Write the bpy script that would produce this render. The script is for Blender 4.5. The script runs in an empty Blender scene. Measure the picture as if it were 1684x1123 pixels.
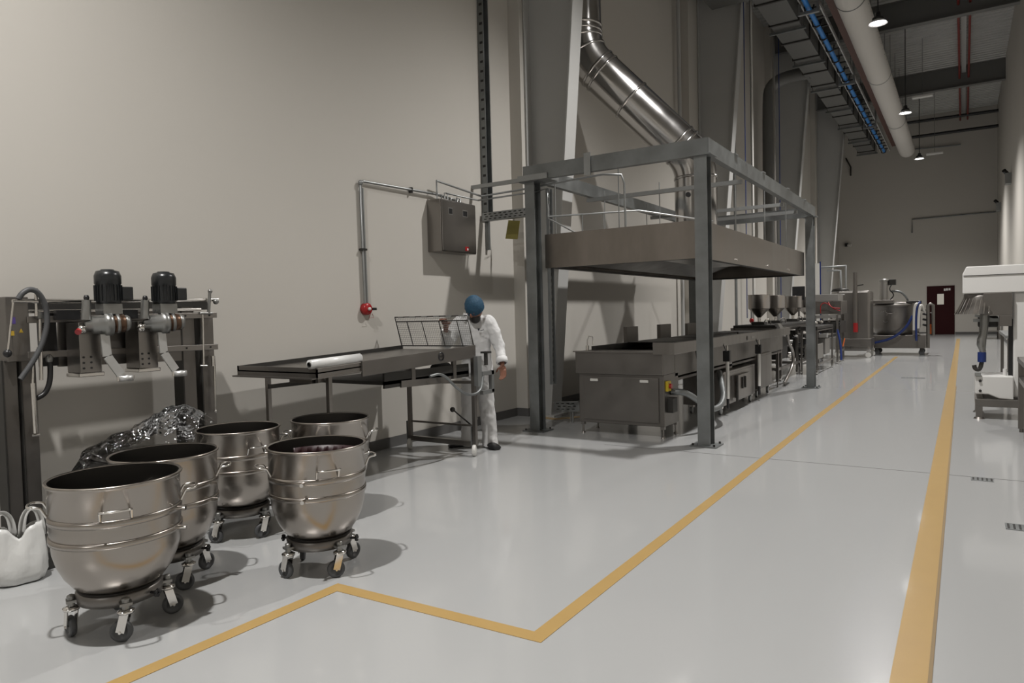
import bpy, bmesh, math, random
from mathutils import Vector, Matrix, Quaternion, noise
random.seed(7)
PI = math.pi
C = bpy.context.scene.collection
def V(*a): return Vector(a)

# ---------------------------------------------------------------- camera
FPX = 1145.71; EYE = 1.4
yaw, pitch, roll = [math.radians(a) for a in (-32.97, -2.184, -1.4263)]
fw = V(math.sin(yaw)*math.cos(pitch), math.cos(yaw)*math.cos(pitch), math.sin(pitch))
rt = V(math.cos(yaw), -math.sin(yaw), 0); up = rt.cross(fw)
rt, up = rt*math.cos(roll)+up*math.sin(roll), -rt*math.sin(roll)+up*math.cos(roll)
EP = V(0, 0, EYE)
cd = bpy.data.cameras.new('camera'); cam = bpy.data.objects.new('camera', cd); C.objects.link(cam)
cd.sensor_width = 36; cd.lens = 36*FPX/1684; cd.clip_end = 200; cd.clip_start = .05
m = Matrix((rt, up, -fw)).transposed().to_4x4(); m.translation = EP; cam.matrix_world = m
bpy.context.scene.camera = cam
def P(x, y, X=None, Y=None, Z=None):
    """world point where the sight line of photo pixel (x, y) meets a plane of the room"""
    d = fw + rt*((x-842)/FPX) - up*((y-561.5)/FPX)
    t = X/d.x if X is not None else Y/d.y if Y is not None else (Z-EYE)/d.z
    return EP + d*t

# ---------------------------------------------------------------- materials
def mat(name, col, rough=.5, metal=0., bump=0., nscale=30., var=0., coat=0., rvar=0., stretch=None, emit=None, estr=0, alpha=1, trans=0, spec=.5):
    m = bpy.data.materials.new(name); m.use_nodes = True
    nt = m.node_tree; b = nt.nodes['Principled BSDF']
    b.inputs['Base Color'].default_value = (*col, 1); b.inputs['Roughness'].default_value = rough
    b.inputs['Metallic'].default_value = metal; b.inputs['Coat Weight'].default_value = coat
    b.inputs['Coat Roughness'].default_value = .08; b.inputs['Alpha'].default_value = alpha
    b.inputs['Transmission Weight'].default_value = trans; b.inputs['Specular IOR Level'].default_value = spec
    if emit: b.inputs['Emission Color'].default_value = (*emit, 1); b.inputs['Emission Strength'].default_value = estr
    if bump or var or rvar:
        tc = nt.nodes.new('ShaderNodeTexCoord'); mp = nt.nodes.new('ShaderNodeMapping')
        nz = nt.nodes.new('ShaderNodeTexNoise'); nz.inputs['Scale'].default_value = nscale; nz.inputs['Detail'].default_value = 5
        if stretch: mp.inputs['Scale'].default_value = stretch
        nt.links.new(tc.outputs['Object'], mp.inputs[0]); nt.links.new(mp.outputs[0], nz.inputs['Vector'])
        if var:
            mx = nt.nodes.new('ShaderNodeMix'); mx.data_type = 'RGBA'
            mx.inputs[6].default_value = (*[c*(1-var) for c in col], 1); mx.inputs[7].default_value = (*[min(1, c*(1+var)) for c in col], 1)
            nt.links.new(nz.outputs['Fac'], mx.inputs[0]); nt.links.new(mx.outputs[2], b.inputs['Base Color'])
        if rvar:
            mr = nt.nodes.new('ShaderNodeMapRange'); mr.inputs[1].default_value = .3; mr.inputs[2].default_value = .7
            mr.inputs[3].default_value = max(.02, rough-rvar); mr.inputs[4].default_value = rough+rvar
            nt.links.new(nz.outputs['Fac'], mr.inputs[0]); nt.links.new(mr.outputs[0], b.inputs['Roughness'])
        if bump:
            bp = nt.nodes.new('ShaderNodeBump'); bp.inputs['Strength'].default_value = bump; bp.inputs['Distance'].default_value = .01
            nt.links.new(nz.outputs['Fac'], bp.inputs['Height']); nt.links.new(bp.outputs[0], b.inputs['Normal'])
    return m
M = {}
M['floor'] = mat('floor_epoxy', (.40, .405, .405), .26, coat=.5)
M['wall'] = mat('wall_paint', (.51, .487, .447), .72, nscale=.6, var=.03, bump=.02)
M['skirt'] = mat('skirting_grey', (.10, .098, .095), .5)
M['ceil'] = mat('deck_metal', (.52, .52, .51), .4, .5, nscale=3, var=.1)
M['yellow'] = mat('yellow_floor_paint', (.42, .275, .10), .35, nscale=6, var=.05, coat=.25)
M['yellow_edge'] = mat('brown_paint_edge', (.22, .15, .07), .5)
M['steel'] = mat('brushed_stainless', (.26, .245, .23), .33, .95, nscale=6, rvar=.06, var=.06, stretch=(1, 1, .15))
M['steel_d'] = mat('dull_stainless', (.19, .178, .165), .42, .9, nscale=5, rvar=.06, var=.08)
M['bowl'] = mat('spun_stainless', (.36, .33, .30), .25, 1.)
def spun(m, a=.45):
    nt = m.node_tree; b = nt.nodes['Principled BSDF']; b.inputs['Anisotropic'].default_value = a
    tg_ = nt.nodes.new('ShaderNodeTangent'); tg_.direction_type = 'RADIAL'; tg_.axis = 'Z'; nt.links.new(tg_.outputs[0], b.inputs['Tangent'])
spun(M['bowl'])
M['bowl_in'] = mat('bowl_inside_shade', (.08, .075, .07), .38, 1.)  # bowl steel darkened, so the shade inside is painted in
M['bright'] = mat('polished_steel', (.72, .70, .67), .16, 1.)
M['duct'] = mat('polished_duct_sheet', (.50, .49, .48), .19, 1., nscale=2.5, rvar=.05, bump=.12)
M['galv'] = mat('galvanised_steel', (.21, .22, .22), .48, .75, nscale=4, var=.5, rvar=.08)
M['galv_l'] = mat('galvanised_tube', (.32, .33, .33), .42, .8, nscale=9, var=.12)
M['hood'] = mat('hood_stainless', (.23, .207, .185), .36, .95, nscale=3, rvar=.08, var=.5, stretch=(1, 1, .35))
M['col'] = mat('grey_steel_paint', (.43, .43, .42), .5, nscale=2, var=.05)
M['beamp'] = mat('shaded_beam_paint', (.16, .16, .155), .5)  # column grey darkened: the dimness above the lamps is in the colour
M['black'] = mat('black_plastic', (.012, .012, .013), .38)
M['motor'] = mat('black_motor_enamel', (.012, .013, .014), .3)
M['dark'] = mat('dark_metal', (.05, .048, .045), .5, .6)
M['near_black'] = mat('dark_interior', (.02, .019, .018), .7)  # near-black: darkness inside slots painted on; also belt and a drive unit
M['cast'] = mat('cast_aluminium', (.28, .28, .27), .36, .85, nscale=20, rvar=.1, var=.1)
M['alu'] = mat('bare_aluminium', (.55, .55, .54), .4, .7, nscale=20, rvar=.08, var=.1)
M['copper'] = mat('brown_coil', (.12, .07, .045), .35, .8)
M['rubber'] = mat('grey_rubber', (.07, .072, .075), .5)
M['white_pl'] = mat('white_nylon', (.62, .61, .58), .4)
M['red'] = mat('red_enamel', (.32, .010, .012), .3)
M['redpipe'] = mat('red_pipe_paint', (.20, .022, .018), .4)
M['blue'] = mat('blue_hose', (.010, .028, .14), .4)
M['bluepipe'] = mat('bright_blue_pipe', (.03, .22, .62), .4)
M['orange'] = mat('orange_cord', (.7, .14, .02), .5)
M['duct_w'] = mat('white_fabric_duct', (.62, .60, .57), .8, nscale=6, bump=.1)
M['duct_g'] = mat('foil_insulation', (.15, .15, .145), .5, .3, nscale=120, var=.12, bump=.15)
M['brownch'] = mat('primer_red_steel', (.10, .045, .035), .6)
M['white_m'] = mat('white_machine_paint', (.66, .655, .64), .35, coat=.2)
M['panel'] = mat('pale_steel_panel', (.36, .35, .335), .4, .8)
M['door'] = mat('dark_red_door', (.028, .004, .005), .6, spec=.15)
M['white_txt'] = mat('white_sign', (.75, .73, .72), .5)
M['cloth'] = mat('white_cotton', (.66, .66, .66), .85, nscale=25, bump=.25)
M['trouser'] = mat('white_trouser_cotton', (.56, .555, .55), .85, nscale=14, bump=.35)
M['skin'] = mat('skin', (.20, .085, .052), .5)
M['hair'] = mat('dark_hair', (.012, .010, .010), .6)
M['net'] = mat('blue_hair_net', (.014, .062, .115), .7, nscale=60, bump=.5, var=.25)
M['shoe'] = mat('black_leather', (.008, .008, .009), .35)
M['film'] = mat('film_roll_white', (.68, .68, .67), .25, nscale=30, var=.05, bump=.1)
M['bagp'] = mat('white_polythene', (.70, .70, .68), .35, nscale=12, bump=.6, trans=.15)
M['ysheet'] = mat('yellow_card', (.30, .26, .07), .6, nscale=20, var=.1)
M['ywarn'] = mat('yellow_sticker', (.45, .30, .03), .5)
M['paint_y'] = mat('yellow_switch', (.55, .40, .02), .4)
M['ink'] = mat('dark_ink', (.03, .03, .035), .6)
M['violet'] = mat('violet_label', (.08, .05, .22), .4)
M['wet'] = mat('red_dough_residue', (.022, .003, .005), .45)
M['glow'] = mat('lamp_diffuser', (1, 1, 1), .5, emit=(1, .97, .95), estr=14)
M['shade'] = mat('lamp_shade_white', (.75, .75, .75), .3)
M['winlit'] = mat('door_window_glow', (.4, .38, .33), .4, emit=(1, .93, .82), estr=.2)
# clear crumpled film
def film_mat():
    m = bpy.data.materials.new('clear_plastic_film'); m.use_nodes = True; nt = m.node_tree
    for n in list(nt.nodes): nt.nodes.remove(n)
    out = nt.nodes.new('ShaderNodeOutputMaterial'); tr = nt.nodes.new('ShaderNodeBsdfTransparent'); gl = nt.nodes.new('ShaderNodeBsdfGlossy')
    tr.inputs[0].default_value = (.86, .86, .86, 1); gl.inputs['Roughness'].default_value = .07
    fr = nt.nodes.new('ShaderNodeFresnel'); fr.inputs[0].default_value = 1.5
    mx = nt.nodes.new('ShaderNodeMixShader'); tc = nt.nodes.new('ShaderNodeTexCoord'); nz = nt.nodes.new('ShaderNodeTexVoronoi')
    nz.inputs['Scale'].default_value = 34; bp = nt.nodes.new('ShaderNodeBump'); bp.inputs['Strength'].default_value = .6; bp.inputs['Distance'].default_value = .008
    nt.links.new(tc.outputs['Object'], nz.inputs['Vector']); nt.links.new(nz.outputs['Distance'], bp.inputs['Height'])
    nt.links.new(bp.outputs[0], gl.inputs['Normal']); nt.links.new(bp.outputs[0], fr.inputs['Normal'])
    nt.links.new(fr.outputs[0], mx.inputs[0]); nt.links.new(tr.outputs[0], mx.inputs[1]); nt.links.new(gl.outputs[0], mx.inputs[2])
    nt.links.new(mx.outputs[0], out.inputs[0]); return m
M['clear'] = film_mat()

# ---------------------------------------------------------------- mesh builder
class MB:
    def __init__(s): s.v = []; s.f = []; s.sm = []
    def add(s, vs, fs, smooth=False):
        n = len(s.v); s.v += [Vector(v) for v in vs]; s.f += [[i+n for i in f] for f in fs]; s.sm += [smooth]*len(fs); return s
    def box(s, x0, x1, y0, y1, z0, z1, mtx=None):
        x0, x1 = sorted((x0, x1)); y0, y1 = sorted((y0, y1)); z0, z1 = sorted((z0, z1))
        vs = [V(x, y, z) for z in (z0, z1) for y in (y0, y1) for x in (x0, x1)]
        if mtx: vs = [mtx @ v for v in vs]
        return s.add(vs, [(0, 2, 3, 1), (4, 5, 7, 6), (0, 1, 5, 4), (2, 6, 7, 3), (0, 4, 6, 2), (1, 3, 7, 5)])
    def bar(s, a, b, w, h, upv=(0, 0, 1)):
        a, b = Vector(a), Vector(b); d = (b-a).normalized(); u = Vector(upv)
        if abs(d.dot(u)) > .98: u = V(0, 1, 0)
        x = d.cross(u).normalized(); u = x.cross(d).normalized()
        vs = [p + x*(i*w/2) + u*(j*h/2) for p in (a, b) for i, j in ((-1, -1), (1, -1), (1, 1), (-1, 1))]
        return s.add(vs, [(0, 3, 2, 1), (4, 5, 6, 7), (0, 1, 5, 4), (1, 2, 6, 5), (2, 3, 7, 6), (3, 0, 4, 7)])
    def cyl(s, a, b, r0, r1=None, n=20, caps=True):
        r1 = r0 if r1 is None else r1
        a, b = Vector(a), Vector(b); d = (b-a).normalized(); u = V(0, 0, 1) if abs(d.z) < .95 else V(0, 1, 0)
        x = d.cross(u).normalized(); u = x.cross(d)
        vs = [p + (x*math.cos(2*PI*i/n)+u*math.sin(2*PI*i/n))*r for p, r in ((a, r0), (b, r1)) for i in range(n)]
        s.add(vs, [(i, n+i, n+(i+1) % n, (i+1) % n)[::-1] for i in range(n)], True)
        if caps: s.add(vs, [list(range(n)), list(range(2*n-1, n-1, -1))])
        return s
    def tube(s, pts, r, n=10, closed=False, smooth_pts=0):
        pts = [Vector(p) for p in pts]
        for _ in range(smooth_pts):
            q = []
            L = len(pts)
            for i in range(L if closed else L-1):
                a, b = pts[i], pts[(i+1) % L]; q += [a*.75+b*.25, a*.25+b*.75]
            if not closed: q = [pts[0]]+q+[pts[-1]]
            pts = q
        L = len(pts); rs = [r(i) for i in range(L)] if callable(r) else r if isinstance(r, (list, tuple)) else [r]*L
        if len(rs) != L: rs = [rs[min(len(rs)-1, int(i*len(rs)/L))] for i in range(L)]
        vs = []; prev = None
        for i, p in enumerate(pts):
            if closed: t = (pts[(i+1) % L]-pts[i-1]).normalized()
            else: t = (pts[min(i+1, L-1)]-pts[max(i-1, 0)]).normalized()
            if prev is None:
                u = V(0, 0, 1) if abs(t.z) < .9 else V(1, 0, 0); x = t.cross(u).normalized()
            else: x = (prev - t*prev.dot(t)).normalized()
            prev = x; u = t.cross(x)
            vs += [p + (x*math.cos(2*PI*k/n)+u*math.sin(2*PI*k/n))*rs[i] for k in range(n)]
        fs = []
        for i in range(L if closed else L-1):
            j = (i+1) % L
            fs += [(i*n+k, i*n+(k+1) % n, j*n+(k+1) % n, j*n+k) for k in range(n)]
        s.add(vs, fs, True)
        if not closed: s.add(vs, [list(range(n-1, -1, -1)), [(L-1)*n+k for k in range(n)]])
        return s
    def lathe(s, prof, c=(0, 0, 0), n=48, axis=None, flat=False):
        c = Vector(c); q = Quaternion() if axis is None else V(0, 0, 1).rotation_difference(Vector(axis).normalized())
        vs = []; L = len(prof)
        for r, z in prof: vs += [c + q @ V(r*math.cos(2*PI*k/n), r*math.sin(2*PI*k/n), z) for k in range(n)]
        fs = [(i*n+k, i*n+(k+1) % n, (i+1)*n+(k+1) % n, (i+1)*n+k) for i in range(L-1) for k in range(n)]
        return s.add(vs, fs, not flat)
    def sphere(s, c, rx, ry=None, rz=None, n=20, rot=None):
        ry = ry or rx; rz = rz or rx; c = Vector(c); vs = []; h = n//2
        for i in range(h+1):
            a = PI*i/h
            for k in range(n):
                p = V(rx*math.sin(a)*math.cos(2*PI*k/n), ry*math.sin(a)*math.sin(2*PI*k/n), rz*math.cos(a))
                vs.append(c + (rot @ p if rot else p))
        return s.add(vs, [(i*n+k, (i+1)*n+k, (i+1)*n+(k+1) % n, i*n+(k+1) % n) for i in range(h) for k in range(n)], True)
    def prism(s, pts, vec):
        n = len(pts); vec = Vector(vec); pts = [Vector(p) for p in pts]; vs = pts+[p+vec for p in pts]
        return s.add(vs, [list(range(n-1, -1, -1)), list(range(n, 2*n))]+[(i, (i+1) % n, n+(i+1) % n, n+i) for i in range(n)])
    def loft(s, rings, n=24, caps=True, rot=None):
        """rings: (cx, cy, cz, rx, ry[, tilt])"""
        vs = []
        for rg in rings:
            cx, cy, cz, rx, ry = rg[:5]; tl = rg[5] if len(rg) > 5 else 0
            for k in range(n):
                a = 2*PI*k/n; vs.append(V(cx+rx*math.cos(a), cy+ry*math.sin(a)*math.cos(tl), cz+ry*math.sin(a)*math.sin(tl)))
        L = len(rings)
        s.add(vs, [(i*n+k, i*n+(k+1) % n, (i+1)*n+(k+1) % n, (i+1)*n+k) for i in range(L-1) for k in range(n)], True)
        if caps: s.add(vs, [list(range(n-1, -1, -1)), [(L-1)*n+k for k in range(n)]])
        return s
    def ibeam(s, a, b, d, w, tf=.010, tw=.008, side=(1, 0, 0)):
        """H section from a to b, web depth along 'side'"""
        a, b = Vector(a), Vector(b); ax = (b-a).normalized(); sd = Vector(side).normalized(); wd = ax.cross(sd).normalized()
        for o, ww, dd in ((sd*(d/2-tf/2), w, tf), (-sd*(d/2-tf/2), w, tf), (V(0, 0, 0), tw, d-2*tf)):
            vs = [p + o + wd*(i*ww/2) + sd*(j*dd/2) for p in (a, b) for i, j in ((-1, -1), (1, -1), (1, 1), (-1, 1))]
            s.add(vs, [(0, 3, 2, 1), (4, 5, 6, 7), (0, 1, 5, 4), (1, 2, 6, 5), (2, 3, 7, 6), (3, 0, 4, 7)])
        return s
    def build(s, name, material, parent=None, bev=0., solid=0.):
        root = parent
        while root is not None and root.parent is not None: root = root.parent
        off = root.location.copy() if root is not None else V(0, 0, 0)
        me = bpy.data.meshes.new(name); me.from_pydata([v-off for v in s.v], [], s.f); me.update()
        for p, sm in zip(me.polygons, s.sm): p.use_smooth = sm
        bm = bmesh.new(); bm.from_mesh(me); bmesh.ops.recalc_face_normals(bm, faces=bm.faces); bm.to_mesh(me); bm.free()
        me.materials.append(M[material] if isinstance(material, str) else material)
        o = bpy.data.objects.new(name, me); C.objects.link(o)
        if parent is not None: o.parent = parent
        if solid:
            md = o.modifiers.new('s', 'SOLIDIFY'); md.thickness = solid; md.offset = 0
        if bev:
            md = o.modifiers.new('b', 'BEVEL'); md.width = bev; md.segments = 2; md.limit_method = 'ANGLE'; md.angle_limit = .7
            for p in me.polygons: p.use_smooth = p.use_smooth
        return o
def tag(o, label, cat, group=None):
    o['label'] = label; o['category'] = cat
    if group: o['group'] = group
    return o
def thing(name, label, cat, loc=(0, 0, 0), group=None):
    o = bpy.data.objects.new(name, None); C.objects.link(o); o.location = loc; o.empty_display_size = .1
    return tag(o, label, cat, group)
def struct(o): o['kind'] = 'structure'; return o
def copy_tree(o, parent=None):
    c = o.copy(); C.objects.link(c)
    if parent is not None: c.parent = parent
    for ch in [x for x in bpy.data.objects if x.parent == o]: copy_tree(ch, c)
    return c
def text(name, body, size, material, loc, rot, parent, ext=.001):
    cu = bpy.data.curves.new(name, 'FONT'); cu.body = body; cu.size = size; cu.extrude = ext; cu.align_x = 'CENTER'; cu.align_y = 'CENTER'
    tmp = bpy.data.objects.new(name, cu); dg = bpy.context.evaluated_depsgraph_get(); C.objects.link(tmp); dg.update()
    me = bpy.data.meshes.new_from_object(tmp.evaluated_get(dg)); C.objects.unlink(tmp); bpy.data.objects.remove(tmp)
    root = parent
    while root.parent is not None: root = root.parent
    me.transform(Matrix.Translation(Vector(loc)-root.location) @ rot.to_matrix().to_4x4()); me.materials.clear(); me.materials.append(M[material])
    o = bpy.data.objects.new(name, me); C.objects.link(o); o.parent = parent; return o
from mathutils import Euler

# ================================================================ the room
XW, XR, YF, YB, ZC = -5.21, 1.27, 38.0, -11.0, 10.2
struct(MB().box(XW-.3, XR+.3, YB-.3, YF+.3, -.2, 0).build('floor', 'floor'))
struct(MB().box(XW-.3, XW, YB-.3, YF+.3, 0, ZC).build('wall_left', 'wall'))
struct(MB().box(XR, XR+.3, YB-.3, YF+.3, 0, ZC).build('wall_right', 'wall'))
struct(MB().box(XW, XR, YF, YF+.3, 0, ZC).build('wall_far', 'wall'))
struct(MB().box(XW, XR, YB-.3, YB, 0, ZC).build('wall_near', 'wall'))
# corrugated deck
b = MB(); y = YB-.3; prof = []
while y < YF+.3: prof += [(y, -.03), (y+.10, -.03), (y+.13, .06), (y+.23, .06)]; y += .26
vs = [V(x, yy, ZC-.02+zz) for yy, zz in prof for x in (XW-.3, XR+.3)]
b.add(vs, [(2*i, 2*i+1, 2*i+3, 2*i+2) for i in range(len(prof)-1)])
b.box(XW-.3, XR+.3, YB-.3, YF+.3, ZC+.05, ZC+.15)
struct(b.build('ceiling', 'ceil'))
struct(MB().box(XW, XW+.015, YB, YF, 0, .11).build('baseboard_left', 'skirt'))
struct(MB().box(XR-.015, XR, YB, YF, 0, .11).build('baseboard_right', 'skirt'))
struct(MB().box(XW, -1.46, YF-.015, YF, 0, .11).box(-.32, XR, YF-.015, YF, 0, .11).build('baseboard_far', 'skirt'))
# plaster returns beside the steel columns
for i, (y0, y1) in enumerate(((8.12, 8.6), (15.1, 16.1), (22.9, 24.0), (30.6, 31.5))):
    struct(MB().box(XW, -5.03, y0, y1, 0, ZC-.02).build('trim_%d' % (i+1), 'wall'))
struct(MB().box(XW, -5.015, 8.105, 8.615, 0, .11).build('baseboard_pilaster', 'skirt'))

# steel columns and rafters
for i, (yc, lb) in enumerate(((8.35, 'tapered grey steel wall column behind the cable tray, nearest the camera'),
                              (15.85, 'second tapered grey steel wall column, behind the exhaust hood frame'),
                              (23.45, 'third tapered grey steel wall column, beside the duct elbow'),
                              (31.1, 'farthest tapered grey steel wall column, before the end wall'))):
    b = MB(); z1 = ZC-.1; xo = -5.02
    xi = lambda z: -4.72 + .085*z
    w = .14
    b.box(xo, xo+.02, yc-w, yc+w, 0, z1)
    b.prism([(xo+.02, yc-.006, 0), (xi(0)-.02, yc-.006, 0), (xi(z1)-.02, yc-.006, z1), (xo+.02, yc-.006, z1)], (0, .012, 0))
    b.prism([(xi(0)-.02, yc-w, 0), (xi(0), yc-w, 0), (xi(z1), yc-w, z1), (xi(z1)-.02, yc-w, z1)], (0, 2*w, 0))
    b.box(xo-.005, xi(0)+.08, yc-.2, yc+.2, 0, .025)
    tag(b.build('steel_column', 'col'), lb, 'column')
for i, (yc, lb) in enumerate(((7.9, 'grey steel roof beam above the hood frame'), (15.75, 'nearest grey steel roof beam crossing above the white round duct'), (23.4, 'grey steel roof beam over the middle hanging lamp'), (31.0, 'farthest grey steel roof beam'))):
    if i == 0: continue
    b = MB(); b.ibeam((XW+.1, yc, ZC-.42), (XR, yc, ZC-.42), .78, .24, .025, .012, side=(0, 0, 1))
    tag(b.build('roof_beam', 'beamp'), lb, 'roof beam', 'roof beams')
struct(MB().box(-.06, .08, 6, YF, ZC-.30, ZC-.1).build('trim_6', 'col'))

# floor paint
def strip(pts, w, name, material, z=.0025, closed=False):
    pts = [V(p[0], p[1], 0) for p in pts]; n = len(pts); L = []; R = []
    for i, p in enumerate(pts):
        d0 = (pts[i]-pts[i-1]).normalized() if i else None; d1 = (pts[i+1]-pts[i]).normalized() if i < n-1 else None
        d0 = d0 or d1; d1 = d1 or d0; nn = (V(-d0.y, d0.x, 0)+V(-d1.y, d1.x, 0)).normalized(); k = w/2/max(.3, nn.dot(V(-d0.y, d0.x, 0)))
        L.append(p+nn*k); R.append(p-nn*k)
    b = MB()
    for i in range(n-1):
        q = [L[i], L[i+1], R[i+1], R[i]]; b.prism([V(a.x, a.y, .0002) for a in q], (0, 0, z))
    return b.build(name, material)
yst = P(195, 1123, Z=0); k1 = P(555, 966, Z=0); k2 = P(884, 1048, Z=0)
tag(strip([yst+(yst-k1)*.8, k1, k2, P(1100, 879, Z=0), P(1326, 700, Z=0), (-1.53, 21.6, 0)], .078, 'floor_line', 'yellow'),
    'kinked yellow floor line running from the bowls towards the far kettle', 'floor line')
ln = thing('floor_line', 'straight wide yellow floor line along the right side of the aisle', 'floor line', (-.17, 0, 0))
b = MB(); b.box(-.232, -.112, -4, 33.2, .0002, .0028); b.build('paint', 'yellow', ln)
b = MB(); b.box(-.112, -.098, -4, 14, .0002, .003); b.build('worn_edge', 'yellow_edge', ln)
tag(MB().box(-3.2, XR-.02, 6.69, 6.695, .0002, .0012).build('floor_joint', 'dark'), 'hairline joint crossing the grey floor in front of the frame post', 'floor joint')
a = P(846, 686, Z=0); c = P(905, 691, Z=0); d = P(940, 683, Z=0)
tag(strip([(-4.95, 8.12), (-4.55, 8.05), (-4.15, 8.7)], .12, 'floor_line', 'yellow'), 'short yellow floor marking at the foot of the first column', 'floor line')
for (x0, y0, x1, y1), lb in (((-1.01, 15.28, -.61, 15.42), 'narrow dark drain cover across the aisle, far ahead'),
                             ((.05, 6.56, .20, 6.68), 'small grey floor cover right of the wide yellow line'),
                             ((.22, 5.22, .42, 5.36), 'small grey floor cover cut by the right picture edge')):
    t = thing('floor_cover', lb, 'floor cover', ((x0+x1)/2, (y0+y1)/2, 0))
    MB().box(x0, x1, y0, y1, .0002, .004).build('plate', 'galv', t)
    b = MB(); n = int((x1-x0)/.03)
    for k in range(n): b.box(x0+.01+k*.03, x0+.022+k*.03, y0+.015, y1-.015, .0041, .006)
    b.build('slots', 'near_black', t)

# ================================================================ far wall fittings
t = struct(MB().box(-1.44, -.34, YF-.05, YF-.002, 0, 2.25).build('door_1', 'door', bev=.004))
MB().box(-1.01, -.77, YF-.056, YF-.05, 1.40, 1.87).build('window_pane', 'winlit', t)
b = MB(); b.box(-1.37, -.41, YF-.065, YF-.05, .03, 2.18); b.build('door_leaf', 'door', t)
MB().box(-1.02, -.76, YF-.075, YF-.066, 1.39, 1.88).build('window_pane_front', 'winlit', t)
b = MB(); b.cyl((-1.30, YF-.06, 1.02), (-1.30, YF-.13, 1.02), .014); b.cyl((-1.30, YF-.12, 1.02), (-1.17, YF-.12, 1.02), .011); b.build('door_handle', 'bright', t)
tg = thing('door_sign', 'tiny white lettered sign at the top of the dark red door', 'sign', (-.66, YF-.09, 2.06))
for k, (w0, w1, z0, z1) in enumerate(((-.76, -.69, 2.01, 2.12), (-.675, -.60, 2.02, 2.13), (-.58, -.50, 2.03, 2.13))):
    MB().box(w0, w1, YF-.078, YF-.066, z0, z1).build('letter', 'white_txt', tg)
def pipe(name, lb, cat, pts, r, material, group=None, sm=0, n=10):
    return tag(MB().tube(pts, r, n, smooth_pts=sm).build(name, material), lb, cat, group)
pipe('conduit_pipe', 'thin grey conduit bent down on the end wall left of the white machine', 'pipe', [(XR-.04, YF-.05, 5.45), (-2.03, YF-.05, 5.42), (-2.03, YF-.05, 4.79)], .03, 'galv')
pipe('black_pipe', 'upper of the two black pipes crossing below the far roof', 'pipe', [(-2.9, 37, 9.2), (-2.6, 37, 9.72), (-1.91, 37, 9.72), (XR+.01, 37, 9.68)], .07, 'black')
pipe('black_pipe', 'lower of the two black pipes crossing below the far roof', 'pipe', [(-2.75, 37, 9.5), (-2.6, 37, 9.04), (-1.84, 37, 9.04), (XR+.01, 37, 9.03)], .07, 'black')
pipe('wall_pipe', 'thin horizontal pipe high on the end wall behind the round duct', 'pipe', [P(1500, 246, Y=37.9), P(1580, 238, Y=37.9)], .03, 'galv')
pipe('wall_hook', 'short dark crooked pipe on the end wall left of the cable ladder', 'pipe', [P(1391, 260, Y=37.9), P(1399, 275, Y=37.9), P(1399, 289, Y=37.9)], .035, 'dark')
t = thing('wall_camera', 'small dark device on the end wall above the kettle', 'camera', P(1394, 403, Y=37.95))
p = P(1394, 403, Y=37.9); MB().box(p.x-.12, p.x+.02, 37.8, 38, p.z-.07, p.z+.09).build('body', 'black', t, bev=.01); MB().cyl((p.x+.02, 37.85, p.z-.01), (p.x+.16, 37.8, p.z-.03), .07).build('lens', 'white_pl', t)
for (px, py), lb in (((1663, 291), 'grey camera box on the right wall, nearer one'), ((1646, 338), 'grey camera box on the right wall, farther one')):  # camera boxes, they give no light
    p = P(px, py, X=XR); t = thing('wall_fitting', lb, 'wall fitting', p)
    MB().box(XR-.16, XR, p.y-.2, p.y+.2, p.z-.22, p.z+.12).build('housing', 'galv_l', t, bev=.01)
    MB().cyl((XR-.12, p.y-.1, p.z+.12), (XR-.2, p.y-.2, p.z+.2), .06).build('sensor', 'black', t)

# ================================================================ ceiling services
def white_duct():
    t = thing('fabric_duct', 'long white round air duct hanging under the roof', 'duct', (-2.0, 20, 8))
    b = MB(); ends = (3.0, 34.0); r = .30; cx, cz = -2.0, 7.92
    ys = [ends[0]+(ends[1]-ends[0])*i/40 for i in range(41)]
    prof = [(0, ends[0]), (r, ends[0]+.01)]+[(r*(1+.006*math.sin(i*2.1)), yy) for i, yy in enumerate(ys)]+[(r*.97, 34.04), (r*.8, 34.12), (0, 34.16)]
    b.lathe([(rr, yy) for rr, yy in prof], (cx, 0, cz), 40, axis=(0, 1, 0)); b.build('duct_sleeve', 'duct_w', t)
    for yy in (10.6, 16.5, 22.4, 28.3):
        MB().lathe([(r+.004, yy-.02), (r+.012, yy), (r+.004, yy+.02)], (cx, 0, cz), 40, axis=(0, 1, 0)).build('seam_band', 'galv', t)
    b = MB(); y = 8.
    while y < 34: b.sphere((cx+r*.97, y, cz-.05), .012, n=6); y += .45
    b.build('vent_holes', 'black', t)
    b = MB(); y = 9.
    while y < 34: b.cyl((cx, y, cz+r), (cx, y, ZC), .008, n=6); y += 1.9
    b.build('hanger_rods', 'galv', t)
white_duct()
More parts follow.
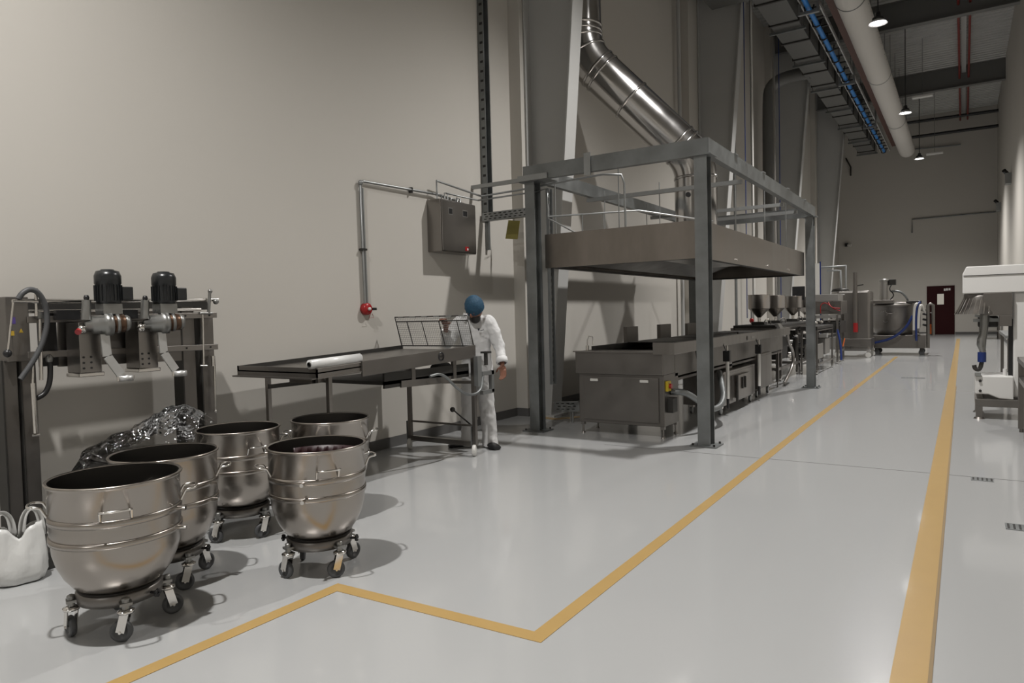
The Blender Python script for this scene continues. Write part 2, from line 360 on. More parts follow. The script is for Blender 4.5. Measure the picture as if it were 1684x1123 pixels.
def rect_duct():
    t = thing('insulated_duct', 'broad foil-wrapped rectangular air duct running along under the roof', 'duct', (-3.5, 20, 8))
    b = MB(); x0, x1 = -3.80, -3.18; z0, z1 = 8.0, 8.5
    b.box(x0, x1, 14, 34.2, z0, z1); b.build('duct_run', 'duct_g', t)
    y = 14.6
    while y < 34.3: MB().box(x0-.03, x1+.03, y-.03, y+.03, z0-.03, z1+.03).build('joint_flange', 'dark', t); y += 1.35
    MB().box(-4.65, -3.8, 13.4, 15.6, 8.0, 8.45).build('wide_branch', 'duct_g', t)
    # round branch to the wall with elbow
    pts = [(-3.7, 21.8, 8.15), (-4.4, 21.8, 8.15), (-4.78, 21.8, 8.0), (-4.86, 21.8, 7.6), (-4.86, 21.8, 3.0)]
    MB().tube(pts, .18, 18, smooth_pts=2).build('elbow_branch', 'duct_g', t)
    y = 15
    while y < 34: b = MB(); b.cyl((x0-.05, y, z0-.05), (x0-.05, y, ZC), .01, n=6); b.cyl((x1+.05, y, z0-.05), (x1+.05, y, ZC), .01, n=6); b.box(x0-.1, x1+.1, y-.03, y+.03, z0-.08, z0-.028); b.build('hanger', 'galv', t); y += 2.7
    return t
rect_duct()
t = thing('cable_ladder', 'galvanised cable ladder beside the rectangular duct', 'cable ladder', (-2.85, 20, 8))
b = MB(); b.box(-3.02, -2.99, 12, 34.4, 8.05, 8.15); b.box(-2.68, -2.65, 12, 34.4, 8.05, 8.15); b.build('side_rails', 'col', t)
y = 12.2
while y < 34.4: MB().box(-3.0, -2.66, y-.03, y+.03, 8.05, 8.08).build('rung', 'dark', t); y += .6
pipe('blue_pipe', 'bright blue pipe strapped along the cable ladder under the roof', 'pipe', [(-2.86, 12, 7.98), (-2.86, 26, 7.98), (-2.84, 34.0, 7.98)], .055, 'bluepipe')
b = MB(); y = 13
while y < 34: b.tube([(-2.96, y, 8.06), (-2.94, y, 7.93), (-2.86, y, 7.90), (-2.78, y, 7.93), (-2.76, y, 8.06)], .018, 6); y += .95
tag(b.build('pipe_straps', 'black'), 'row of black straps round the bright blue pipe', 'straps'); bpy.data.objects['pipe_straps']['kind'] = 'stuff'
b = MB(); b.box(-2.55, -2.38, 12, 34, 8.15, 8.35)
for y in (13, 17, 21, 25, 29, 33): b.cyl((-2.46, y, 8.35), (-2.46, y, ZC+.05), .012, n=6)
tag(b.build('steel_channel', 'brownch'), 'dark red primed steel channel between blue pipe and white duct', 'channel')
for y in (16.6, 22.5, 28.4):
    tag(MB().box(-3.05, -2.62, y-.04, y+.04, 7.80, 7.86).box(-3.05, -3.0, y-.04, y+.04, 7.86, 8.05).box(-2.67, -2.62, y-.04, y+.04, 7.86, 8.9).cyl((-2.645, y, 8.9), (-2.645, y, ZC+.05), .012, n=6).cyl((-3.025, y, 8.05), (-3.025, y, ZC+.05), .012, n=6).build('trapeze_bracket', 'galv_l'), 'pale trapeze bracket carrying the blue pipe below the cable ladder', 'bracket', 'trapeze brackets under the cable ladder')
pipe('sprinkler_pipe', 'red sprinkler pipe under the roof, left one beside the purlin', 'pipe', [(-.12, 8, 9.72), (-.12, YF, 9.72)], .035, 'redpipe')
pipe('sprinkler_pipe', 'red sprinkler pipe under the roof, right one beside the purlin', 'pipe', [(.16, 8, 9.72), (.16, YF, 9.72)], .035, 'redpipe')

# hanging lamps
def lamp(y, lb, lx=-1.42):
    t = thing('pendant_lamp', lb, 'lamp', (lx, y, 7.0), 'pendant lamps in the aisle')
    MB().cyl((lx, y, 7.12), (lx, y, 9.4), .012, n=8).build('rod', 'black', t)
    MB().lathe([(0, 7.2), (.05, 7.2), (.06, 7.12), (.1, 7.1), (.11, 7.06), (.0, 7.06)], (lx, y, 0), 24).build('driver_housing', 'black', t)
    MB().lathe([(.08, 7.06), (.12, 7.04), (.17, 6.985), (.175, 6.98), (.165, 6.985), (.115, 7.03), (.08, 7.05)], (lx, y, 0), 32).build('shade', 'shade', t)
    MB().lathe([(0, 7.0), (.13, 7.0), (.145, 7.01), (0, 7.012)], (lx, y, 0), 32).build('diffuser', 'glow', t)
    ld = bpy.data.lights.new('lamp_beam', 'SPOT'); lo = bpy.data.objects.new('lamp_beam', ld); C.objects.link(lo)
    lo.location = (lx, y, 6.96); ld.energy = LP; ld.color = (1, .975, .945); ld.spot_size = math.radians(138); ld.spot_blend = 1.; ld.shadow_soft_size = .09
    return t
LP = 1800
for y, lb in ((31.2, 'smallest of the three lit hanging lamps, farthest along the aisle'), (23.55, 'middle one of the three lit hanging lamps'),
              (15.8, 'largest of the three lit hanging lamps, beside the round duct'), (8.1, 'lit hanging lamp high above the hood frame, outside the picture')):
    lamp(y, lb)
lamp(.5, 'lit hanging lamp over the mixing bowls, outside the picture', -2.9)
lamp(-7.3, 'lit hanging lamp behind the camera, outside the picture', -2.0)
for y, z, px, lb in ((27, None, (1517, 158), 'unlit white strip lamp near the roof'), (34, None, (1537, 252), 'unlit white strip lamp hanging low before the end wall')):
    p = P(*px, Y=y); t = thing('strip_lamp', lb, 'lamp', p)
    MB().box(p.x-.30, p.x+.30, y-.1, y+.1, p.z-.05, p.z+.03).build('body', 'white_m', t, bev=.02)
    MB().cyl((p.x, y, p.z), (p.x, y, ZC+.05), .008, n=6).build('rod', 'galv', t)

# ================================================================ left wall fittings
t = thing('wire_tray', 'tall slotted galvanised cable tray running up the wall above the cabinet', 'cable tray', (XW, 7.45, 2.6))
b = MB(); b.box(XW+.0, XW+.02, 7.40, 7.52, 2.62, ZC); b.box(XW+.02, XW+.09, 7.40, 7.412, 2.62, ZC); b.box(XW+.02, XW+.09, 7.508, 7.52, 2.62, ZC); b.build('channel', 'galv', t)
b = MB(); z = 2.7
while z < 9: b.box(XW+.018, XW+.0225, 7.43, 7.445, z, z+.05); b.box(XW+.018, XW+.0225, 7.47, 7.485, z, z+.05); b.box(XW+.03, XW+.075, 7.3985, 7.401, z, z+.03); z += .12
b.build('slots', 'near_black', t)
# lower thin return of tray
MB().box(XW, XW+.05, 7.46, 7.5, 2.25, 2.62).build('lower_bracket', 'galv', t)
def slotted(name, lb, p0, p1, h, thick=.05):
    p0, p1 = Vector(p0), Vector(p1); d = (p1-p0).normalized(); L = (p1-p0).length
    t = thing(name, lb, 'cable tray', (p0+p1)/2); nrm = d.cross(V(0, 0, 1)) if abs(d.z) < .9 else V(1, 0, 0)
    nrm.normalize(); u = nrm.cross(d).normalized()
    MB().bar(p0, p1, .012 if thick == 0 else .012, h, upv=u).bar(p0+u*h/2+nrm*thick/2, p1+u*h/2+nrm*thick/2, thick, .008, upv=u).bar(p0-u*h/2+nrm*thick/2, p1-u*h/2+nrm*thick/2, thick, .008, upv=u).build('channel', 'galv_l', t)
    b = MB(); n = int(L/.075); k = 0
    for i in range(n):
        for j in (-.3, 0, .3):
            a = p0+d*(.03+i*.075+(.02 if j == 0 else 0))+u*(h*j)
            b.bar(a, a+d*.04, .0135, .012, upv=u)
    b.build('slots', 'near_black', t); return t
slotted('cable_tray', 'horizontal slotted tray between wall and left frame post', (-5.18, 7.36, 2.66), (-4.42, 7.36, 2.66), .10, -.06)
slotted('cable_tray', 'slotted cable tray low above the floor between post and fryer', P(912, 668, Y=7.85), P(953, 668, Y=7.85), .12, .05)
slotted('cable_tray', 'narrow slotted tray standing behind the left frame post', (-4.19, 7.33, .55), (-4.19, 7.33, 2.9), .08, .04)
p = P(941, 700, Y=7.85)
t = thing('tray_stand', 'small steel stand under the floor cable tray', 'stand', (p.x, 7.85, 0))
MB().box(p.x-.05, p.x+.05, 7.80, 7.95, .22, .24).build('saddle', 'galv_l', t); MB().cyl((p.x, 7.87, .0), (p.x, 7.87, .22), .014).cyl((p.x-.03, 7.87, .03), (p.x-.03, 7.87, .22), .008).build('leg', 'galv_l', t)
# card
t = thing('yellow_card', 'dull yellow card hanging below the horizontal tray beside the pilaster', 'card', (-5.0, 7.6, 2.3))
q = [P(836, 362, Y=7.62), P(855, 363, Y=7.62), P(851, 393.5, Y=7.62), P(831, 392.5, Y=7.62)]
MB().prism(q, (0, .004, 0)).build('card', 'ysheet', t)
MB().tube([P(845, 363, Y=7.62), P(846, 352, Y=7.5)], .003, 6).build('string', 'dark', t)

# red alarm gong with conduits
p = P(605, 508, X=XW+.05); t = thing('alarm_bell', 'red round alarm fitting on the wall at the foot of the conduit', 'alarm', (XW, p.y, p.z))
MB().lathe([(0, 0), (.062, 0), (.062, .05), (.05, .065), (.0, .068)], (XW, p.y, p.z), 28, axis=(1, 0, 0)).build('gong', 'red', t)
MB().lathe([(0, .068), (.018, .068), (.016, .085), (0, .086)], (XW, p.y, p.z), 16, axis=(1, 0, 0)).build('pull_knob', 'white_pl', t)
MB().box(XW+.04, XW+.07, p.y+.05, p.y+.11, p.z-.015, p.z+.012).build('tag', 'black', t)
MB().tube([(XW+.06, p.y+.03, p.z-.05), (XW+.06, p.y-.0, p.z-.095), (XW+.06, p.y+.07, p.z-.09), (XW+.06, p.y+.05, p.z-.05)], .002, 5).build('seal_wire', 'red', t)
yv = p.y
t = thing('conduit_pipe', 'steel conduit rising from the red alarm and bending to the wall cabinet', 'pipe', (XW, yv, 2))
MB().tube([(XW+.03, yv-.015, p.z+.05), (XW+.03, yv-.03, 2.77), (XW+.03, yv+.01, 2.81), (XW+.04, 6.38, 2.83), (XW+.07, 6.72, 2.80), (XW+.07, 6.80, 2.78)], .014, 8).build('main_run', 'galv_l', t)
MB().tube([(XW+.03, yv+.018, p.z+.05), (XW+.03, yv+.0, 2.74)], .009, 8).build('thin_run', 'galv_l', t)
for zz in (2.1,): MB().box(XW, XW+.05, yv-.05, yv+.02, zz, zz+.02).build('clip', 'dark', t)
MB().sphere((XW+.035, yv-.03, 2.79), .028, n=10).build('elbow_box', 'galv_l', t)
MB().box(XW, XW+.05, 5.98, 6.0, 2.79, 2.85).build('clip', 'dark', t)

# suppression cabinet
cy0, cy1, cz0, cz1, cx1 = 6.29, 6.97, 2.15, 2.75, XW+.20
t = thing('control_cabinet', 'stainless steel wall cabinet with two small windows and red label', 'cabinet', (XW, 6.6, 2.45))
MB().box(XW, cx1, cy0, cy1, cz0, cz1).build('body', 'steel', t, bev=.006)
MB().box(cx1, cx1+.012, cy0+.012, cy1-.012, cz0+.012, cz1-.012).build('door', 'steel', t, bev=.004)
for (a0, a1) in ((6.42, 6.50), (6.69, 6.79)):
    w = MB().box(cx1+.012, cx1+.016, a0, a1, 2.58, 2.66).build('window_frame', 'panel', t); MB().box(cx1+.016, cx1+.018, a0+.01, a1-.01, 2.59, 2.65).build('window_glass', 'black', w)
w = MB().box(cx1+.012, cx1+.015, 6.73, 6.80, 2.18, 2.23).build('label', 'red', t); w['label'] = 'red label'
MB().box(cx1+.0152, cx1+.0158, 6.765, 6.79, 2.188, 2.21).build('label_print', 'white_txt', w)
b = MB()
for (ya, yb, zz, rr) in ((6.36, 6.44, 2.82, .008), (6.50, 6.56, 2.85, .007), (6.62, 6.70, 2.80, .010), (6.74, 6.80, 2.82, .012)):
    b.tube([(XW+.1, ya, cz1), (XW+.1, ya, zz), (XW+.1, yb, zz), (XW+.1, yb, cz1)], rr, 8)
b.build('top_pipes', 'galv_l', t)
MB().tube([(XW+.1, 6.9, cz1), (XW+.1, 6.9, cz1+.0), (XW+.1, 7.03, cz1-.005), (XW+.1, 7.04, cz1-.1), (XW+.1, 7.04, 1.95)], .010, 8).build('side_pipe', 'galv_l', t)

# ================================================================ hood frame
XA, XB_, YA, YE = -4.30, -2.23, 7.12, 13.0
ZT = 3.14; BD = .17
t = thing('hood_support', 'galvanised steel frame of four posts carrying the exhaust hood', 'frame', (-3.26, 10, 0))
for (x, y) in ((XA, YA+.04), (XB_, YA-.04), (XB_, YE), (XA, YE)):
    pp = MB().ibeam((x, y, .012), (x, y, ZT-BD), .15, .13, .010, .008, side=(0, 1, 0)).build('post', 'galv', t)
    MB().box(x-.14, x+.14, y-.13, y+.13, 0, .014).build('base_plate', 'galv', pp)
    MB().box(x-.12, x+.12, y-.11, y+.11, ZT-BD-.012, ZT-BD).build('cap_plate', 'galv', pp)
    for (i, j) in ((-1, -1), (1, -1), (1, 1), (-1, 1)): MB().cyl((x+i*.11, y+j*.10, .014), (x+i*.11, y+j*.10, .035), .012, n=6).build('anchor_bolt', 'dark', pp)
def chan(a, b_, face):
    """C channel: web on the outside (face), flanges inward"""
    a, b_ = Vector(a), Vector(b_); f = Vector(face); m_ = MB()
    m_.bar(a, b_, .008, BD); 
    for s_ in (1, -1): m_.bar(a+V(0, 0, s_*(BD/2-.005))-f*.035, b_+V(0, 0, s_*(BD/2-.005))-f*.035, .07, .009)
    return m_
zc = ZT-BD/2
chan((XA-.06, YA-.07, zc), (XB_+.07, YA-.07, zc), (0, -1, 0)).build('beam', 'galv', t)
chan((XB_+.07, YA-.07, zc), (XB_+.07, YE+.08, zc), (1, 0, 0)).build('beam', 'galv', t)
chan((XA-.06, YE+.08, zc), (XB_+.07, YE+.08, zc), (0, -1, 0)).build('beam', 'galv', t)
chan((XA+.07, YA-.06, zc), (XA+.07, YE+.08, zc), (1, 0, 0)).build('beam', 'galv', t)
for yy in (8.6, 10.9, 11.9): MB().bar((XA, yy, 2.93), (XB_, yy, 2.93), .05, .05).build('cross_rail', 'galv_l', t)
MB().bar((XW, 7.2, 3.02), (-4.1, 7.2, 3.02), .05, .045).build('wall_tie', 'galv_l', t)
MB().box(-4.42, -4.02, 7.02, 7.3, 2.965, 3.03).build('tie_plate', 'galv_l', t)
for yy in (8.0, 9.3, 10.8, 12.1): MB().box(XB_+.0, XB_+.09, yy, yy+.12, ZT, ZT+.012).build('clamp', 'galv_l', t)
MB().box(-3.55, -3.47, YA-.09, YA-.075, 2.93, 3.18).build('clamp', 'galv_l', t)
# hood
HX0, HX1, HY0, HY1, HZ0, HZ1 = -4.30+.09, -2.31, 7.27, 12.90, 1.95, 2.35
t = thing('exhaust_hood', 'long stainless exhaust hood hung inside the galvanised frame', 'hood', ((HX0+HX1)/2, 10.1, HZ0))
b = MB(); th = .012
b.box(HX0, HX1, HY0, HY0+th, HZ0, HZ1).box(HX0, HX1, HY1-th, HY1, HZ0, HZ1).box(HX0, HX0+th, HY0+th, HY1-th, HZ0, HZ1).box(HX1-th, HX1, HY0+th, HY1-th, HZ0, HZ1)
b.build('skirt', 'hood', t)
MB().box(HX0+th, HX1-th, HY0+th, HY1-th, HZ1-.02, HZ1-.002).build('top_panel', 'hood', t)
b = MB(); g = .08
b.box(HX0+th, HX1-th, HY0+th, HY0+g, HZ0, HZ0+.02).box(HX0+th, HX1-th, HY1-g, HY1-th, HZ0, HZ0+.02).box(HX0+th, HX0+g, HY0+g, HY1-g, HZ0, HZ0+.02).box(HX1-g, HX1-th, HY0+g, HY1-g, HZ0, HZ0+.02)
b.build('gutter', 'dark', t)
xm = (HX0+HX1)/2
for s_ in (-1, 1):
    b = MB(); b.prism([(xm+s_*.05, HY0+.4, HZ0+.26), (xm+s_*.75, HY0+.4, HZ0+.04), (xm+s_*.75, HY0+.4, HZ0+.07), (xm+s_*.05, HY0+.4, HZ0+.29)], (0, HY1-HY0-.8, 0)); b.build('filter_bank', 'steel_d', t)
MB().box(xm-.3, xm+.3, HY0+1.2, HY1-1.2, HZ0+.16, HZ0+.19).build('baffle_plate', 'steel', t)
for x in (HX0+.12, -3.27, HX1-.03):
    for y in ((HY0+.06, 8.7, 10.2, 11.6) if x != -3.27 else (HY0+.06, 8.6)): MB().cyl((x, y, HZ1-.02), (x, y, 3.05), .007, n=8).build('hanger_rod', 'galv_l', t)
for y in (8.6, 10.2, 11.6): MB().cyl((HX1+.012, y, 2.0), (HX1, y, 2.0), .012, n=8).build('bolt', 'bright', t)
# fire-suppression pipework above hood
t = thing('nozzle_pipes', 'thin steel pipework looping above the exhaust hood from the wall cabinet', 'pipes', (-4, 7.3, 2.9))
b = MB()
b.tube([(XW+.1, 6.36, 2.82), (XW+.1, 6.36, 2.97), (XW+.12, 7.22, 2.90), (-4.4, 7.24, 2.92), (-4.0, 7.24, 2.94), (-3.42, 7.24, 2.96), (-3.22, 7.3, 2.94), (-3.20, 7.33, 2.85), (-3.2, 7.35, 2.36)], .012, 8)
b.tube([(XW+.1, 6.53, 2.85), (XW+.12, 7.15, 2.84), (-4.3, 7.2, 2.86), (-4.12, 7.2, 2.88), (-4.12, 7.2, 2.53), (-3.9, 7.5, 2.36)], .010, 8)
b.tube([(-4.12, 7.2, 2.55), (-3.1, 7.5, 2.55), (-2.5, 8.3, 2.45)], .010, 8)
b.build('pipe_run', 'galv_l', t)
for x, y in ((-3.75, 7.36), (-3.5, 7.41), (-3.25, 7.48)): MB().cyl((x, y, 2.34), (x, y, 2.55), .007, n=8).build('drop_pipe', 'galv_l', t)
# round exhaust duct
pb = V(-3.28, 10.1, 2.34); top = P(955, 40, X=-4.72)
t = thing('exhaust_duct', 'shiny round exhaust duct rising from the hood and bending to the wall', 'duct', pb)
def duct_path():
    a = pb; e1 = V(pb.x, pb.y, P(1145, 264, Y=pb.y).z); e2 = V(top.x, top.y, P(961, 92, X=top.x).z)
    d = (e2-e1).normalized(); pts = [a, e1-V(0, 0, .28)]
    for k in range(1, 6):
        s_ = k/6; pts.append((e1-V(0, 0, .28))*(1-s_)**2+e1*2*s_*(1-s_)+(e1+d*.28)*s_**2)
    pts.append(e1+d*.28); pts.append(e2-d*.3)
    for k in range(1, 6):
        s_ = k/6; pts.append((e2-d*.3)*(1-s_)**2+e2*2*s_*(1-s_)+(e2+V(0, 0, .3))*s_**2)
    pts.append(e2+V(0, 0, .3)); pts.append(V(e2.x, e2.y, 9.9)); return pts, d, e1, e2
dp, dd, e1, e2 = duct_path()
MB().tube(dp, .30, 40).build('duct_pipe', 'duct', t)
def ring(c, ax, r=.305, w=.018): return MB().lathe([(r-.01, -w), (r+.006, -w), (r+.009, 0), (r+.006, w), (r-.01, w)], c, 40, axis=ax)
for c_, a_ in ((e1-V(0, 0, .26), V(0, 0, 1)), (e1+dd*.27, dd), (e1+dd*.37, dd), (e1+dd*1.3, dd), (e2-dd*.32, dd), (e2-dd*.42, dd), (dp[11], (dp[12]-dp[10])), (dp[13], (dp[14]-dp[12])), (e2+V(0, 0, .3), V(0, 0, 1)), (e2+V(0, 0, .38), V(0, 0, 1))):
    ring(c_, a_).build('joint_band', 'duct', t)
p = P(1132, 320, Y=9.80); MB().cyl((p.x, 9.78, p.z), (p.x, 9.83, p.z), .035, n=16).build('inspection_port', 'black', t)

# vertical pipes beside the second and third columns
for (px, X_, r, m_, lb) in ((1118, -5.1, .04, 'col', 'dark vertical pipe on the wall left of the second column'),
                            (1207, -4.7, .035, 'galv', 'grey vertical pipe just right of the second column'),
                            (1236, -4.6, .03, 'galv_l', 'pale vertical pipe standing behind the hood frame right side')):
    p = P(px, 200, X=X_); tag(MB().cyl((X_, p.y, 0), (X_, p.y, 9.6), r, n=12).build('wall_pipe', m_), lb, 'pipe')

# ================================================================ fryer line
FX0, FX1 = -3.78, -2.74
t = thing('fryer', 'long stainless conveyor fryer standing under the exhaust hood', 'fryer', (-3.26, 10, 0))
FY = 7.25
MB().box(FX0, FX1, FY, FY+.45, .13, .70).build('front_cabinet', 'steel_d', t, bev=.006)
dr = MB().box(FX0+.07, FX1-.06, FY-.018, FY, .17, .665).build('cabinet_door', 'steel_d', t, bev=.004)
for x in (FX0+.16, FX1-.27): MB().box(x, x+.10, FY-.038, FY-.018, .615, .645).build('door_handle', 'white_pl', dr, bev=.006)
b = MB(); b.box(FX0-.03, FX1, FY-.03, FY+.35, .70, .955); b.build('front_trough', 'steel_d', t, bev=.008)
MB().box(FX0-.05, FX1+.01, FY-.05, FY+.02, .948, .962).build('trough_lip', 'steel', t, bev=.003)
b = MB(); b.box(FX0, FX0+.02, FY+.35, 13.2, .62, .95).box(FX1-.02, FX1, FY+.35, 13.2, .66, .95)
b.box(FX0+.02, FX1-.02, FY+.35, 13.2, .60, .63); b.build('oil_tank', 'steel_d', t)
b = MB(); y = FY+.4
b.box(FX0+.05, FX1-.05, FY+.1, 13.1, .86, .875)
while y < 13: b.box(FX0+.05, FX1-.05, y, y+.02, .875, .895); y += .11
b.build('conveyor_belt', 'near_black', t)
MB().box(FX0+.02, FX0+.08, FY+.3, 13.2, .94, 1.0).build('back_rail', 'dark', t)
sr = MB().box(-2.66, -2.60, FY-.05, 13.15, .93, 1.055).build('side_rail', 'steel', t, bev=.004)
MB().box(-2.84, -2.60, FY-.06, FY-.05, .93, 1.06).build('rail_end', 'steel', sr)
p = P(1228.5, 554, X=-2.6); q = P(1236.5, 554, X=-2.6)
MB().lathe([(0, 0), (.035, 0), (.033, .004), (0, .005)], (-2.6, p.y, .985), 20, axis=(1, 0, 0)).build('badge', 'dark', sr)
MB().box(-2.60, -2.597, q.y-.05, q.y+.13, .97, 1.0).build('badge_plate', 'panel', sr)
for (y0, y1) in ((8.4, 9.9), (9.9, 11.5), (11.5, 12.9)): MB().box(FX0+.1, FX1-.05, y0+.05, y1-.05, 1.0, 1.012).build('lid', 'dark', t, bev=.003)
b = MB(); b.tube([(FX1-.1, 8.9, 1.012), (FX1-.1, 8.9, 1.06), (FX1-.1, 10.6, 1.06), (FX1-.1, 10.6, 1.012)], .010, 8); b.build('lid_handle', 'dark', t)
for (x, y) in ((FX0+.03, FY+.03), (FX1-.03, FY+.03), (FX0+.03, FY+.42), (FX1-.03, FY+.42), (FX1-.03, 12.9), (FX0+.03, 12.9), (FX0+.03, 10.2)):
    b = MB(); b.box(x-.022, x+.022, y-.022, y+.022, .10, .62); b.cyl((x, y, .015), (x, y, .12), .011, n=10); b.cyl((x, y, 0), (x, y, .015), .024, .018, n=16); b.build('leg', 'steel', t)
# switch, cable hose
s_ = MB().box(FX1, FX1+.03, FY+.04, FY+.14, .52, .63).build('main_switch', 'paint_y', t, bev=.003); MB().cyl((FX1+.03, FY+.09, .575), (FX1+.055, FY+.09, .575), .028, n=16).build('switch_knob', 'red', s_)
MB().box(FX1, FX1+.07, FY+.08, FY+.22, .28, .44).build('socket_box', 'dark', t, bev=.004)
MB().tube([(FX1, FY+.2, .50), (FX1+.15, FY+.25, .50), (FX1+.25, FY+.5, .35), (FX1+.3, FY+.8, .22), (FX1+.32, FY+1.2, .30), (FX1+.1, FY+1.7, .6)], .035, 12, smooth_pts=3).build('drain_hose', 'galv', t)
MB().tube([(FX1+.05, 8.25, .93), (FX1+.08, 8.3, .6), (FX1+.1, 8.6, .25)], .03, 12, smooth_pts=2).build('drain_pipe', 'steel_d', t)
p = P(966, 576, Y=7.32); MB().tube([(p.x, 7.32, .96), (p.x, 7.32, 1.08), (p.x+.02, 7.32, 1.13), (p.x+.07, 7.32, 1.12), (p.x+.07, 7.32, 1.03)], .007, 8).cyl((p.x, 7.32, .955), (p.x, 7.32, 1.02), .018).build('lever_switch', 'bright', t)
# burners boxes lower
def lower_unit(y0, y1, x, z0, z1, lb, handle=False):
    u = thing('filter_cabinet', lb, 'cabinet', (x-.3, (y0+y1)/2, 0), 'cabinets under the fryer')
    MB().box(x-.55, x, y0, y1, z0, z1).build('body', 'steel', u, bev=.006)
    MB().box(x, x+.006, y0+.03, y1-.03, z0+.03, z1-.03).build('panel', 'steel', u)
    if handle:
        MB().box(x+.006, x+.05, y0+.55, y0+1.15, z0+.05, z1-.08).build('filter_box', 'steel', u, bev=.006)
        for yy in (y0+.72, y0+.86): MB().box(x+.05, x+.07, yy, yy+.03, z1-.28, z1-.12).build('grip', 'dark', u)
        MB().cyl((x+.05, y0+.48, z0+.02), (x+.05, y0+.48, z1-.08), .018).build('side_pipe', 'dark', u)
        MB().box(x-.3, x-.1, y0+.5, y0+.8, z1, z1+.10).build('pump', 'panel', u, bev=.01)
    for yy in (y0+.06, y1-.06):
        for xx in (x-.45, x-.06):
            w = MB().box(xx-.03, xx+.03, yy-.03, yy+.03, z0-.035, z0).build('castor', 'bright', u)
            MB().cyl((xx-.016, yy, .05), (xx+.016, yy, .05), .05 if z0 > .1 else .04, n=20).build('wheel', 'galv_l', w)
    return u
lower_unit(9.2, 10.85, -2.66, .12, .57, 'wheeled steel filter cabinet with upright grip box under the fryer', True)
lower_unit(11.3, 12.15, -2.70, .13, .68, 'plain steel cabinet under the far end of the fryer')
for y, lb in ((9.19, 'white lifting rod with black top on the fryer side, nearer one'), (10.87, 'white lifting rod with black top on the fryer side, farther one')):
    u = thing('lifting_rod', lb, 'actuator', (-2.60, y, 0))
    MB().cyl((-2.60, y, .23), (-2.60, y, .72), .022).build('rod', 'white_pl', u); MB().box(-2.65, -2.56, y-.04, y+.04, .72, .86).build('motor_cap', 'black', u, bev=.008)
    MB().cyl((-2.60, y, .86), (-2.60, y, .93), .012).build('clevis', 'bright', u); MB().cyl((-2.60, y, .10), (-2.60, y, .23), .018).build('foot', 'black', u)
    MB().tube([(-2.6, y-.03, .84), (-2.58, y-.15, .88), (-2.6, y-.18, .95), (-2.62, y-.05, 1.0)], .006, 6, smooth_pts=2).build('cable', 'black', u)
MB  # upright boxes behind the fryer
for (xa, ya, xb, yb), lb in (((1025, 538, 1050, 561), 'grey square flue box behind the fryer, nearest of the three'), ((1080, 534, 1104, 556), 'grey square flue box behind the fryer, middle one'), ((1126, 532, 1145, 553), 'grey square flue box behind the fryer, farthest one')):
    a = P(xa, ya, X=-3.9); c = P(xb, yb, X=-3.9)
    u = thing('flue_box', lb, 'flue', (-3.95, a.y, .9)); fy = P(xa+.25*(xb-xa), ya, X=-3.9).y; bx = P(xa, ya, Y=fy).x; MB().box(bx, -3.9, fy, c.y, .94, a.z).build('box', 'steel_d', u, bev=.005); MB().box(bx+.02, -3.92, fy+.05, c.y-.05, 0, .94).build('stand', 'dark', u)

# ================================================================ filling line beyond the fryer
t = thing('filling_machine', 'hopper filling machine with dark frame beyond the fryer', 'machine', (-3.2, 15.5, 0))
fr = MB()
for x in (-3.75, -2.95):
    for y in (14.0, 15.6, 17.4): fr.bar((x, y, .1), (x, y, 1.05), .05, .05)
    fr.bar((x, 13.6, .25), (x, 17.6, .25), .05, .05); fr.bar((x, 13.6, 1.0), (x, 17.6, 1.0), .06, .08)
for y in (13.7, 15.5, 17.3): fr.bar((-3.75, y, 1.0), (-2.95, y, 1.0), .05, .06); fr.bar((-3.75, y, .25), (-2.95, y, .25), .05, .05)
fr.build('frame', 'steel', t)
MB().box(-3.7, -2.9, 13.5, 17.5, 1.04, 1.09).build('belt_deck', 'dark', t, bev=.004)
b = MB(); b.prism([(-2.92, 13.35, 1.12), (-2.92, 13.55, 1.12), (-2.92, 14.2, .92), (-2.92, 14.2, .86), (-2.92, 13.9, .86)], (.07, 0, 0)); b.build('infeed_guide', 'panel', t)
MB().tube([(-2.7, 13.4, .95), (-2.7, 13.5, .75), (-2.7, 13.9, .6), (-2.7, 13.9, .3), (-2.7, 13.1, .05)], .03, 10, smooth_pts=2).build('support_tube', 'steel', t)
for (y0, z0, y1, z1, m_) in ((14.1, .4, 14.9, .9, 'near_black'), (15.7, .35, 16.6, .9, 'dark'), (16.7, .3, 17.3, .8, 'black')): MB().box(-3.5, -3.0, y0, y1, z0, z1).build('drive_unit', m_, t, bev=.01)
random.seed(3)
for k in range(16):
    y = 14.2+random.random()*3; z = .35+random.random()*.55
    MB().cyl((-3.0, y, z), (-2.92, y+.02, z), .02+.02*random.random(), n=10).build('fitting', random.choice(['bright', 'black', 'cast', 'bright']), t)
for x in (-3.75, -2.95):
    for y in (14.0, 15.6, 17.4):
        MB().cyl((x-.015, y, .05), (x+.015, y, .05), .05, n=16).box(x-.03, x+.03, y-.02, y+.02, .06, .11).build('castor', 'bright', t)
